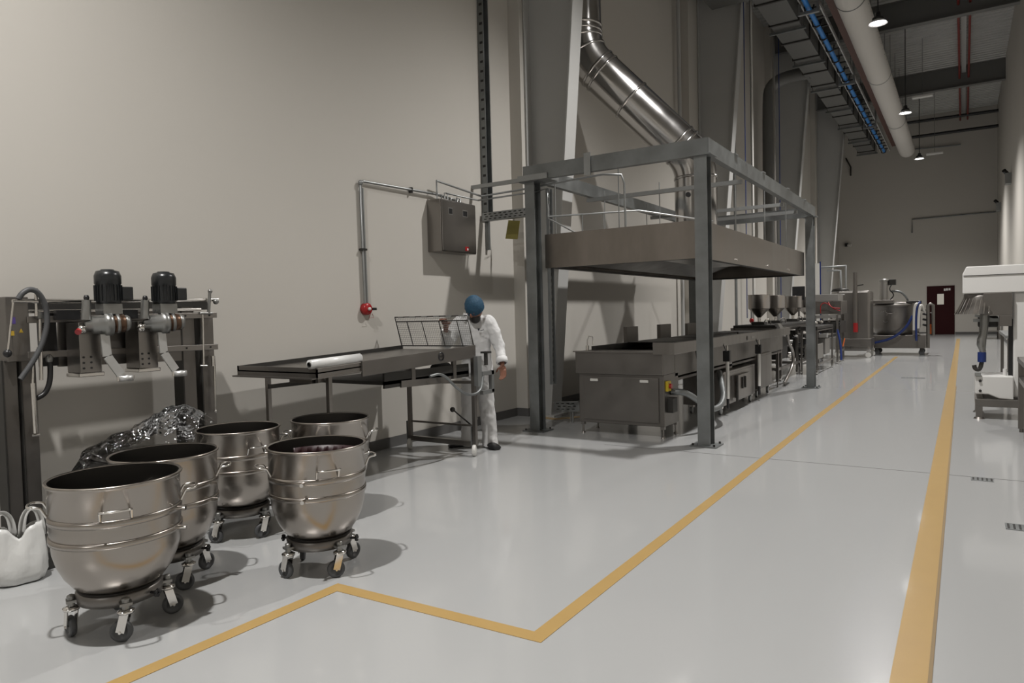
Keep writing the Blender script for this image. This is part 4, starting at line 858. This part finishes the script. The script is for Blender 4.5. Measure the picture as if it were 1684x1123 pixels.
# ================================================================ twin mixer on frame
MXF = -4.88
def pxm(x, y, X=MXF): return P(x, y, X=X)
t = thing('twin_mixer', 'wall-side stainless frame carrying two motorised mixing heads', 'mixer', (-4.9, 2.6, 0))
def yz(x, y, X=MXF): p_ = P(x, y, X=X); return p_.y, p_.z
posts = [((7, 660), (31, 660), 1.20), ((37, 660), (62, 660), 1.20), ((303, 640), (324, 640), 1.52), ((334, 640), (355, 640), 1.48)]
for (a, c_, zt2) in posts:
    y0 = yz(*a)[0]; y1 = yz(*c_)[0]
    pz = MB().box(MXF-.10, MXF, y0, y1, .02, zt2).build('post', 'steel_d', t, bev=.004)
    MB().box(MXF-.11, MXF+.01, y0-.01, y0+.0, .02, zt2).build('post_edge', 'dark', pz)
for y0, y1 in ((yz(7, 660)[0]-.01, yz(62, 660)[0]+.01), (yz(303, 640)[0]-.02, yz(355, 640)[0]+.02)):
    MB().box(XW+.03, -4.42, y0, y1, 0, .10).build('foot', 'dark', t, bev=.006)
y0 = yz(2, 500)[0]; y1 = yz(39, 500)[0]
cb = MB().box(MXF-.13, MXF+.05, y0, y1+.005, 1.19, 1.585).build('control_box', 'steel_d', t, bev=.004)
MB().box(MXF+.05, MXF+.053, y0+.03, y1-.03, 1.23, 1.53).build('front_plate', 'steel_d', cb)
p = P(20, 548, X=MXF+.056); q = P(35, 544, X=MXF+.056); r_ = P(22, 527, X=MXF+.056)
MB().box(MXF+.053, MXF+.055, p.y-.012, p.y+.012, p.z-.014, p.z+.014).build('warning_sticker', 'ywarn', cb)
MB().prism([(MXF+.054, q.y-.012, q.z-.012), (MXF+.054, q.y+.012, q.z-.012), (MXF+.054, q.y, q.z+.014)], (.002, 0, 0)).build('warning_triangle', 'ywarn', cb)
MB().box(MXF+.053, MXF+.055, r_.y-.014, r_.y+.012, r_.z-.02, r_.z+.02).build('violet_label', 'violet', cb)
b = MB(); lx = MXF+.13; b.cyl(P(22, 495, X=lx), P(13, 578, X=lx), .006, n=8); b.cyl(P(20, 495, X=lx), P(62, 496, X=lx), .010, n=10); lv = b.build('lever', 'bright', t)
MB().sphere(P(12, 581, X=lx), .024, n=16).build('lever_knob', 'black', lv)
yl = yz(40, 500)[0]; yr = yz(345, 500)[0]
MB().box(MXF-.10, MXF-.03, yl, yr+.0, 1.50, 1.575).build('top_beam', 'dark', t)
MB().cyl((MXF+.03, yz(62, 495)[0], 1.555), (MXF+.03, yr+.05, 1.575), .014, n=12).cyl((MXF+.03, yl, 1.495), (MXF+.03, yr-.1, 1.50), .012, n=12).build('guide_rods', 'bright', t)
for (a, c_, h_) in (((42, 526), (355, 518), .042), ((44, 584), (357, 570), .042)):
    pa, pc = P(*a, X=MXF+.04), P(*c_, X=MXF+.04); MB().bar(pa, pc, .03, h_).build('cross_bar', 'steel', t, bev=.003)
    for f_ in (.2, .5, .8, .95): pt = pa.lerp(pc, f_); MB().cyl(pt+V(.016, 0, 0), pt+V(.019, 0, 0), .007, n=10).build('bolt_hole', 'black', t)
pa = P(96, 525, X=MXF); pc = P(318, 592, X=MXF); pa2 = P(96, 603, X=MXF)
MB().prism([(MXF+.006, pa.y, 1.50), (MXF+.006, pc.y, 1.50), (MXF+.006, pc.y, pc.z), (MXF+.006, pa2.y, pa2.z)], (-.02, 0, 0)).build('back_panel', 'steel_d', t)
MB().box(MXF-.02, MXF+.004, yz(66, 600)[0], yz(96, 600)[0]-.002, P(80, 602, X=MXF).z, 1.5).build('dark_panel', 'black', t)
def head(y, k):
    hx = -4.62; s = V(0, y-2.32, 0)
    def w(x_, y_, z_): return V(x_, y_, z_)+s
    zc_ = 1.405
    h = MB().lathe([(0, -.12), (.03, -.12), (.035, -.085), (.055, -.08), (.062, -.02), (.075, -.015), (.075, .03), (.060, .035), (.0, .035)], w(hx+.02, 2.29, zc_), 32, axis=(.25, 1, .05)).build('gearbox', 'cast', t)
    MB().lathe([(0, .03), (.055, .03), (.058, .10), (.045, .11), (0, .11)], w(hx+.02, 2.29, zc_), 28, axis=(.25, 1, .05)).build('coil_housing', 'copper', h)
    MB().lathe([(.056, .052), (.063, .052), (.063, .07), (.056, .07)], w(hx+.02, 2.29, zc_), 28, axis=(.25, 1, .05)).lathe([(.0, .105), (.05, .105), (.052, .118), (.04, .135), (0, .14)], w(hx+.02, 2.29, zc_), 28, axis=(.25, 1, .05)).build('clamp_rings', 'cast', h)
    nz = MB().sphere(w(hx-.01, 2.155, zc_-.03), .028, n=14).build('nose', 'bright', h)
    if k == 0: MB().cyl(w(hx-.01, 2.14, zc_-.035), w(hx+.01, 2.12, zc_-.045), .018, n=14).build('red_cap', 'red', nz)
    MB().cyl(w(hx, 2.37, zc_+.04), w(hx, 2.37, zc_+.14), .02, n=14).build('spring_post', 'cast', h); MB().cyl(w(hx-.01, 2.18, zc_+.03), w(hx-.01, 2.19, zc_+.155), .028, .026, n=16).build('spring_post', 'cast', h)
    MB().lathe([(0, .155), (.014, .155), (.017, .17), (.012, .185), (0, .187)], w(hx-.01, 2.19, zc_), 14).build('post_cap', 'black', h)
    mo = MB().lathe([(0, 1.535), (.070, 1.535), (.074, 1.55), (.074, 1.66), (.078, 1.665), (.078, 1.715), (.066, 1.745), (.04, 1.75), (.038, 1.756), (0, 1.757)], w(hx, 2.32, 0), 36).build('motor', 'motor', h)
    b = MB()
    for i in range(20):
        a = 2*PI*i/20; b.bar(w(hx+.076*math.cos(a), 2.32+.076*math.sin(a), 1.555), w(hx+.076*math.cos(a), 2.32+.076*math.sin(a), 1.655), .003, .012, upv=(math.cos(a), math.sin(a), 0))
    b.build('cooling_fins', 'motor', mo)
    MB().box(hx-.0, hx+.07, y+.055, y+.125, 1.56, 1.645).build('terminal_box', 'motor', mo, bev=.006)
    MB().box(hx-.05, hx+.05, y-.06, y+.06, 1.47, 1.535).build('adaptor', 'cast', h)
    MB().box(MXF+.05, hx-.04, y-.17, y-.04, 1.10, 1.42).build('mount_plate', 'steel', h, bev=.004)
    b = MB()
    for i in (0, 1):
        for j in range(3): b.cyl((hx-.04, y-.15+i*.045, 1.20-j*.035), (hx-.036, y-.15+i*.045, 1.20-j*.035), .007, n=10)
    b.build('plate_bolts', 'black', h)
    MB().box(MXF+.05, hx-.03, y-.18, y-.03, 1.075, 1.10).build('plate_foot', 'bright', h, bev=.004)
    MB().box(MXF+.06, MXF+.1, y-.24, y-.1, 1.44, 1.50).build('slide_block', 'black', h)
    # flat hook bar
    hk = MB(); hh = hx+.03
    A = [w(hh, 2.27, 1.345), w(hh, 2.28, 1.20), w(hh, 2.36, 1.075)]
    for a_, b_ in ((A[0], A[1]), (A[1], A[2])): hk.bar(a_, b_, .055, .014, upv=(1, 0, 0))
    hk = hk.build('hook_arm', 'alu', h, bev=.002)
    MB().lathe([(.034, -.018), (.045, -.018), (.045, .018), (.034, .018), (.034, -.018)], w(hh, 2.39, 1.05), 28).build('hook_ring', 'alu', hk)
    for dy in (-.048, .048): MB().cyl(w(hh, 2.39+dy, 1.035), w(hh, 2.39+dy, 1.065), .009, n=10).build('hook_lug', 'bright', hk)
p1_ = P(178, 480, X=-4.62).y; p2_ = P(270, 480, X=-4.62).y
head(p1_, 0); head(p2_, 1)
hxp = MXF+.12
pts = [P(x, y, X=hxp) for x, y in ((30, 492), (36, 482), (48, 475), (60, 478), (70, 490), (77, 510), (78, 535), (70, 565), (56, 592), (42, 612), (32, 626))]
fine = []
for a_, b_ in zip(pts, pts[1:]): fine += [a_.lerp(b_, k/8) for k in range(8)]
for _ in range(12): fine = [fine[0]]+[(fine[i-1]+fine[i]*2+fine[i+1])/4 for i in range(1, len(fine)-1)]+[fine[-1]]
dense = []
for a_, b_ in zip(fine, fine[1:]): dense += [a_, a_.lerp(b_, .5)]
MB().tube(dense, lambda i: .0175 if i % 2 else .0145, 12).build('ribbed_hose', 'rubber', t)
b = MB(); b.tube([P(x, y, X=hxp-.05) for x, y in ((81, 592), (83, 605), (82, 630), (74, 648), (60, 655))], .016, 10, smooth_pts=2); b.build('short_hose', 'black', t)
MB().sphere(P(81, 590, X=hxp-.05), .022, .022, .03, n=12).build('hose_elbow', 'cast', t)
b = MB(); b.cyl(P(54, 600, X=hxp), P(54, 632, X=hxp), .007, n=8); b.cyl(P(54, 630, X=hxp), P(59, 712, X=hxp), .014, n=12); b.cyl(P(52, 716, X=hxp), P(65, 715, X=hxp), .008, n=8); b.build('gas_strut', 'bright', t)
b = MB(); b.cyl(P(66, 525, X=MXF+.07), P(68, 625, X=MXF+.07), .011, n=10); b.cyl(P(59, 474, X=MXF+.09), P(60, 520, X=MXF+.09), .010, n=10); b.build('lift_rod', 'bright', t)
b = MB(); b.box(MXF+.06, MXF+.1, yz(50, 520)[0], yz(68, 520)[0], 1.45, 1.49); b.build('lift_clamp', 'cast', t)
b = MB(); b.cyl(P(333, 516, X=MXF+.05), P(335, 600, X=MXF+.05), .008, n=8); b.cyl(P(353, 602, X=MXF+.04), P(354, 675, X=MXF+.04), .008, n=8); b.cyl(P(350, 585, X=MXF+.04), P(351, 602, X=MXF+.04), .016, n=8); b.sphere(P(354, 676, X=MXF+.04), .014, n=8); b.cyl(P(329, 601, X=MXF+.05), P(341, 601, X=MXF+.05), .006, n=8); b.build('side_rods', 'bright', t)
b = MB(); b.cyl(P(345, 480, X=MXF+.06), P(343, 515, X=MXF+.06), .012, n=10); b.sphere(P(345.5, 479, X=MXF+.06), .018, n=10); b.cyl(P(328, 515, X=MXF+.06), P(349, 515, X=MXF+.06), .010, n=10); b.sphere(P(355, 496, X=MXF+.05), .022, n=12); b.build('clamp_handle', 'cast', t)

# ================================================================ clear plastic and bag
def crumpled():
    t = thing('plastic_sheet', 'crumpled clear plastic sheeting heaped behind the mixing bowls', 'plastic sheet', (-4.4, 2.45, .6))
    cr = [(0, .62), (.15, .67), (.35, .73), (.55, .775), (.72, .845), (.86, .845), (1, .76)]
    def crest(u):
        for (a, za), (b_, zb_) in zip(cr, cr[1:]):
            if u <= b_: return za+(zb_-za)*(u-a)/(b_-a)
        return cr[-1][1]
    rnd = random.Random(5)
    def ridge(p_, f, s_):   # faceted folds: distance to the nearest of random lines
        v = noise.voronoi(V(p_.x*f, p_.y*f, s_))[0]; return v[1]-v[0]
    for nm, (y0, y1), wd, base, seed in (('sheet', (2.12, 2.90), .24, 0, 1), ('loose_fold', (2.05, 2.34), .20, -.04, 6)):
        b = MB(); nu, nv = 96, 44; vs = []
        for i in range(nu+1):
            for j in range(nv+1):
                u, v = i/nu, j/nv; y = y0+(y1-y0)*u; sx = (v-.5)*2; g = (y-1.98)/.9
                x = -4.44+sx*wd*(.65+.35*math.sin(PI*min(1, .15+u*.8)))
                p_ = V(x, y, 0)
                h = crest(min(1, max(0, g)))+base-.20*abs(sx)**1.6
                h += -.05*ridge(p_, 7, seed)-.028*ridge(p_, 17, seed+3)+.02*noise.noise(V(x*8, y*8, seed))
                vs.append(V(x+.035*noise.noise(V(y*9, v*5, seed+2)), y+.035*noise.noise(V(x*9, u*7, seed+7)), h+.01))
        b.add(vs, [(i*(nv+1)+j, (i+1)*(nv+1)+j, (i+1)*(nv+1)+j+1, i*(nv+1)+j+1) for i in range(nu) for j in range(nv)], True)
        b.build(nm, 'clear', t)
crumpled()
t = thing('wrapped_tub', 'dark steel tub hidden beneath the clear plastic sheeting', 'tub', (-4.55, 2.35, 0))
MB().box(-4.72, -4.34, 2.16, 2.60, .10, .56).build('tub', 'dark', t, bev=.03)
MB().box(-4.70, -4.36, 2.18, 2.58, .56, .58).build('rim', 'steel_d', t, bev=.005)
for (x, y) in ((-4.68, 2.2), (-4.38, 2.2), (-4.68, 2.56), (-4.38, 2.56)): MB().cyl((x, y-.015, .05), (x, y+.015, .05), .05, n=18).build('castor', 'rubber', t)

def bag():
    c0 = V(-4.36, 1.685, 0)
    t = thing('carrier_bag', 'white plastic carrier bag with loop handles on the floor at the left edge', 'bag', c0)
    d_ = V(.25, .97, 0).normalized(); s2 = V(-d_.y, d_.x, 0); n = 96
    rows = [(0, .085, .05), (.01, .112, .075), (.05, .128, .085), (.10, .132, .082), (.15, .130, .074), (.20, .124, .062), (.24, .118, .050), (.275, .112, .040), (.30, .108, .034)]
    b = MB(); vs = []
    for ri, (z, rx, ry) in enumerate(rows):
        for k in range(n):
            a = 2*PI*k/n; ex = .8; cx = math.copysign(abs(math.cos(a))**ex, math.cos(a)); sy = math.copysign(abs(math.sin(a))**ex, math.sin(a))
            top = max(0, (z-.15)/.15)
            wr = 1+.10*noise.noise(V(cx*2.2, sy*2.2, z*9))+(.03+.10*top)*noise.noise(V(cx*7, sy*7, z*3))+.03*noise.noise(V(cx*16, sy*16, z*8))
            dip = -.055*top*math.exp(-(cx/.30)**2)+.02*top*abs(cx)
            vs.append(c0+d_*rx*cx*wr+s2*ry*sy*wr+V(0, 0, z+dip+.010*noise.noise(V(cx*4, sy*4, z*9))*(ri > 1)))
    b.add(vs, [(i*n+k, i*n+(k+1) % n, (i+1)*n+(k+1) % n, (i+1)*n+k) for i in range(len(rows)-1) for k in range(n)], True)
    b.add(vs[:n], [list(range(n))]); b.build('bag_body', 'bagp', t, solid=.002)
    for sd in (-1, 1):
        b = MB(); L = 20; vs = []
        for k in range(L+1):
            u = k/L; a = PI*u
            ox = sd*.066-.046*math.cos(a); h_ = .235+.16*math.sin(a)**.75
            p_ = c0+d_*ox+V(0, 0, h_); tg_ = (d_*.046*math.sin(a)*PI+V(0, 0, .16*math.cos(a)*2.2)).normalized(); nn = s2.cross(tg_).normalized()
            wd = .011+.008*abs(math.cos(a))**2; fl = .010*abs(math.cos(a))+.005
            for q_ in (-1, -.5, 0, .5, 1): vs.append(p_+nn*wd*q_+s2*(fl*(1-abs(q_))*1.2+.004*math.sin(q_*7+u*9)))
        b.add(vs, [(5*k+m_, 5*(k+1)+m_, 5*(k+1)+m_+1, 5*k+m_+1) for k in range(L) for m_ in range(4)], True); b.build('handle', 'bagp', t, solid=.002)
bag()

# ================================================================ the worker
def worker():
    loc = V(-4.36, 6.02, 0)
    t = thing('person', 'person in white shirt and trousers with blue hair net bending over the bench end', 'person', (0, 0, 0))
    # local frame: faces -Y, left hand at +X
    def limb(b, pts, rs, n=18):
        b.tube(pts, rs, n); b.sphere(pts[0], rs[0], n=14); b.sphere(pts[-1], rs[-1], n=14)
    body = MB()
    # legs
    for s in (-1, 1):
        limb(body, [(s*.085, 0, .86), (s*.10, -.01, .62), (s*.105, -.02, .45), (s*.115, .01, .25), (s*.12, .02, .09)], [.072, .062, .048, .046, .035])
        body.sphere((s*.125, -.01, .05), .026, .05, .026, n=16)
    body.loft([(0, 0, .82, .13, .09), (0, .0, .92, .13, .09), (0, -.005, 1.02, .115, .08), (0, -.02, 1.15, .135, .085), (0, -.04, 1.28, .15, .085), (0, -.055, 1.36, .14, .07), (0, -.075, 1.40, .07, .055)], 28)
    hc = V(.065, -.185, 1.472)
    limb(body, [(0.01, -.06, 1.36), (.03, -.10, 1.42), (.05, -.14, 1.45)], [.055, .05, .05])
    rot = Euler((math.radians(38), 0, math.radians(-8))).to_matrix()   # bowed head
    def H(x, y, z): return hc + rot @ V(x, y, z)
    body.sphere(hc, .076, .096, .112, n=28, rot=rot)
    body.sphere(H(0, -.045, -.065), .052, .05, .055, n=18, rot=rot)   # jaw
    body.sphere(H(0, -.098, -.012), .013, .02, .026, n=12, rot=rot)   # nose
    for s in (-1, 1):
        body.sphere(H(s*.078, .01, -.01), .010, .02, .030, n=10, rot=rot)  # ears
        body.sphere(H(s*.03, -.088, .012), .014, .010, .008, n=10, rot=rot)
    body.sphere(H(0, -.09, -.058), .024, .012, .008, n=10, rot=rot)
    # left arm hanging
    la = [(.175, -.05, 1.345), (.225, -.035, 1.22), (.255, -.02, 1.10), (.30, -.06, .98), (.325, -.10, .89)]
    limb(body, la, [.05, .043, .038, .032, .025])
    def hand(wr, dr, pn, th, curl):
        wr, dr, pn, th = Vector(wr), Vector(dr).normalized(), Vector(pn).normalized(), Vector(th).normalized()
        q = Matrix((th, pn, dr)).transposed()
        body.sphere(wr+dr*.045, .038, .018, .052, n=16, rot=q)
        for i, (o, L) in enumerate(((.027, .070), (.009, .078), (-.010, .073), (-.027, .058))):
            a = wr+dr*.08+th*o; p1 = a+(dr+pn*curl*.3).normalized()*L*.45; p2 = p1+(dr+pn*curl).normalized()*L*.32; p3 = p2+(dr+pn*curl*2).normalized()*L*.25
            body.tube([wr+dr*.05+th*o*.8, a, p1, p2, p3], [.010, .0095, .009, .0082, .0065], 10); body.sphere(p3, .0066, n=8)
        a = wr+dr*.02+th*.03; p1 = a+(th*.7+dr*.6+pn*.2).normalized()*.035; p2 = p1+(dr+th*.15+pn*.4).normalized()*.03
        body.tube([wr+dr*.015+th*.01, a, p1, p2], [.014, .012, .0105, .008], 10); body.sphere(p2, .008, n=8)
    hand((.33, -.105, .88), (.10, -.10, -1), (-.5, -.8, .1), (-.75, -.6, 0), .55)
    # right arm raised to the mesh guard
    ra = [(-.175, -.055, 1.345), (-.24, -.07, 1.22), (-.275, -.12, 1.12), (-.24, -.24, 1.20), (-.20, -.33, 1.30)]
    limb(body, ra, [.05, .043, .038, .031, .025])
    hand((-.195, -.34, 1.31), (.1, -.75, .65), (0, -.6, -.8), (1, .1, 0), .9)
    bo = body.build('body', 'skin', t)
    md = bo.modifiers.new('r', 'REMESH'); md.mode = 'VOXEL'; md.voxel_size = .0045; md.use_smooth_shade = True
    md = bo.modifiers.new('s', 'SMOOTH'); md.iterations = 3; md.factor = .4
    # hair strip under cap and cap
    hr = MB(); hr.sphere(H(0, .012, .018), .081, .094, .098, n=28, rot=rot); hr.build('hair', 'hair', t)
    bd_ = MB(); bd_.sphere(H(0, -.052, -.080), .058, .056, .058, n=20, rot=rot); bd_.build('dark_jaw', 'hair', t)  # dark ellipsoid on the jaw: face shadow and beard in one
    cp = MB()
    n1, n2 = 40, 22; vs = []
    for i in range(n2+1):
        a = PI*.62*i/n2
        for k in range(n1):
            th = 2*PI*k/n1; rr = 1+.035*math.sin(th*13+i)*(.4+.6*i/n2)+.03*noise.noise(V(th*3, a*5, 1))
            vs.append(H(.094*math.sin(a)*math.cos(th)*rr, .014+.112*math.sin(a)*math.sin(th)*rr, .020+.122*math.cos(a)*rr))
    cp.add(vs, [(i*n1+k, (i+1)*n1+k, (i+1)*n1+(k+1) % n1, i*n1+(k+1) % n1) for i in range(n2) for k in range(n1)], True)
    co = cp.build('hair_net', 'net', t, solid=.003)
    cb_ = MB(); pts = []
    for k in range(36):
        th = 2*PI*k/36; a = PI*.62; pts.append(H(.094*math.sin(a)*math.cos(th), .014+.112*math.sin(a)*math.sin(th), .020+.122*math.cos(a)))
    cb_.tube(pts, .005, 8, closed=True); cb_.build('net_band', 'net', co)
    # shirt
    sh = MB()
    sh.loft([(.0, .0, .79, .182, .118), (.0, 0, .86, .178, .118), (0, -.005, .98, .162, .108), (0, -.02, 1.12, .165, .108), (0, -.04, 1.25, .178, .108), (0, -.05, 1.33, .178, .098), (0, -.06, 1.385, .135, .08), (0, -.078, 1.425, .072, .062)], 40)
    def sl(pts, rs): sh.tube(pts, rs, 20); sh.sphere(pts[0], rs[0], n=16)
    sl([(.16, -.05, 1.345), (.225, -.035, 1.22), (.262, -.02, 1.09), (.295, -.055, 1.0), (.318, -.085, .92)], [.07, .066, .064, .056, .054])
    sl([(-.16, -.055, 1.345), (-.24, -.07, 1.22), (-.28, -.13, 1.11), (-.25, -.23, 1.18), (-.22, -.29, 1.25)], [.07, .066, .064, .052, .05])
    so = sh.build('shirt', 'cloth', t)
    md = so.modifiers.new('r', 'REMESH'); md.mode = 'VOXEL'; md.voxel_size = .009; md.use_smooth_shade = True
    md = so.modifiers.new('s', 'SMOOTH'); md.iterations = 6; md.factor = .5
    tx = bpy.data.textures.new('folds', 'CLOUDS'); tx.noise_scale = .09
    md = so.modifiers.new('d', 'DISPLACE'); md.texture = tx; md.strength = .030; md.mid_level = .5
    # rolled cuffs, collar, placket, pocket mark
    cf = MB(); a, b_ = V(.308, -.072, .955), V(.326, -.10, .895)
    cf.lathe([(.048, -.0), (.060, .0), (.063, .03), (.060, .062), (.046, .062)], a, 24, axis=(b_-a)); cf.build('cuff', 'cloth', so)
    cf = MB(); a, b_ = V(-.235, -.26, 1.21), V(-.205, -.315, 1.28)
    cf.lathe([(.044, -.0), (.055, .0), (.057, .03), (.054, .05), (.042, .05)], a, 24, axis=(b_-a)); cf.build('cuff', 'cloth', so)
    for s in (-1, 1):
        MB().prism([(s*.012, -.150, 1.40), (s*.085, -.115, 1.435), (s*.105, -.130, 1.36), (s*.055, -.162, 1.335)], (0, -.006, .004)).build('collar', 'cloth', so, bev=.002)
    pl = MB(); pl.tube([(0.0, -.157, 1.33), (0, -.155, 1.2), (0, -.138, 1.1), (0, -.125, 1.0), (.0, -.13, .9), (.0, -.13, .81)], [.006]*6, 8); pl.build('button_placket', 'cloth', so)
    for z, y in ((1.28, -.168), (1.18, -.160), (1.08, -.145), (.98, -.133), (.89, -.137)): MB().cyl((.0, y, z), (.0, y-.004, z), .006, n=10).build('button', 'white_pl', so)
    # chest mark: dark leaf-like blot with a loop of lettering
    mk = MB(); f = -.170
    mk.prism([(.058, f, 1.292), (.078, f, 1.296), (.085, f, 1.283), (.079, f, 1.286), (.076, f, 1.276), (.070, f, 1.264), (.062, f, 1.276)], (0, -.004, 0))
    mk.tube([(.082, f, 1.268), (.092, f, 1.272), (.098, f, 1.28), (.104, f, 1.272), (.098, f, 1.268), (.112, f, 1.274), (.122, f, 1.288), (.118, f, 1.275), (.130, f+.003, 1.274)], .0025, 6)
    for q_ in range(len(mk.v)): mk.v[q_] += V(.030, .003, -.025)
    mk.build('chest_logo', 'ink', so)
    # trousers
    tr = MB()
    tr.loft([(0, .005, .70, .165, .10), (0, .005, .80, .160, .105), (0, 0, .90, .150, .10)], 36)
    for s in (-1, 1): tr.loft([(s*.125, .012, .008, .088, .098), (s*.122, .02, .12, .082, .09), (s*.112, .01, .30, .085, .09), (s*.10, -.0, .50, .085, .088), (s*.09, 0, .66, .09, .095), (s*.082, 0, .76, .09, .10)], 24)
    to = tr.build('trousers', 'trouser', t)
    md = to.modifiers.new('r', 'REMESH'); md.mode = 'VOXEL'; md.voxel_size = .010; md.use_smooth_shade = True
    md = to.modifiers.new('s', 'SMOOTH'); md.iterations = 5; md.factor = .5
    md = to.modifiers.new('d', 'DISPLACE'); md.texture = tx; md.strength = .028; md.mid_level = .5
    for s, rz in ((-1, -.9), (1, .75)):
        q = Euler((0, 0, rz)).to_matrix(); c_ = V(s*.13, -.01, 0); b = MB()
        pr = [(-.10, .036, .05), (-.085, .046, .075), (-.03, .045, .085), (.04, .045, .06), (.11, .052, .048), (.16, .046, .042), (.185, .028, .030)]
        vs = []; n = 20
        for (yy, w, h) in pr:
            for k in range(n):
                a = 2*PI*k/n; vs.append(c_+q @ V(1.15*w*math.cos(a), -1.12*yy, max(.002, h*.55+h*.55*math.sin(a))))
        b.add(vs, [(i*n+k, i*n+(k+1) % n, (i+1)*n+(k+1) % n, (i+1)*n+k) for i in range(len(pr)-1) for k in range(n)], True)
        b.add(vs, [list(range(n)), [(len(pr)-1)*n+k for k in range(n)]]); so_ = b.build('shoe', 'shoe', t)
        b = MB(); b.loft([(0, 0, 0, .001, .001)], 3, caps=False)
    t.rotation_euler.z = math.radians(14); t.location = loc
worker()

# ================================================================ world and view
w = bpy.data.worlds.new('world'); bpy.context.scene.world = w; w.use_nodes = True
w.node_tree.nodes['Background'].inputs[0].default_value = (.5, .5, .5, 1); w.node_tree.nodes['Background'].inputs[1].default_value = .003
sc = bpy.context.scene; sc.view_settings.view_transform = 'Standard'; sc.view_settings.look = 'None'; sc.view_settings.gamma = 1
sc.view_settings.use_curve_mapping = False; sc.view_settings.exposure = 0
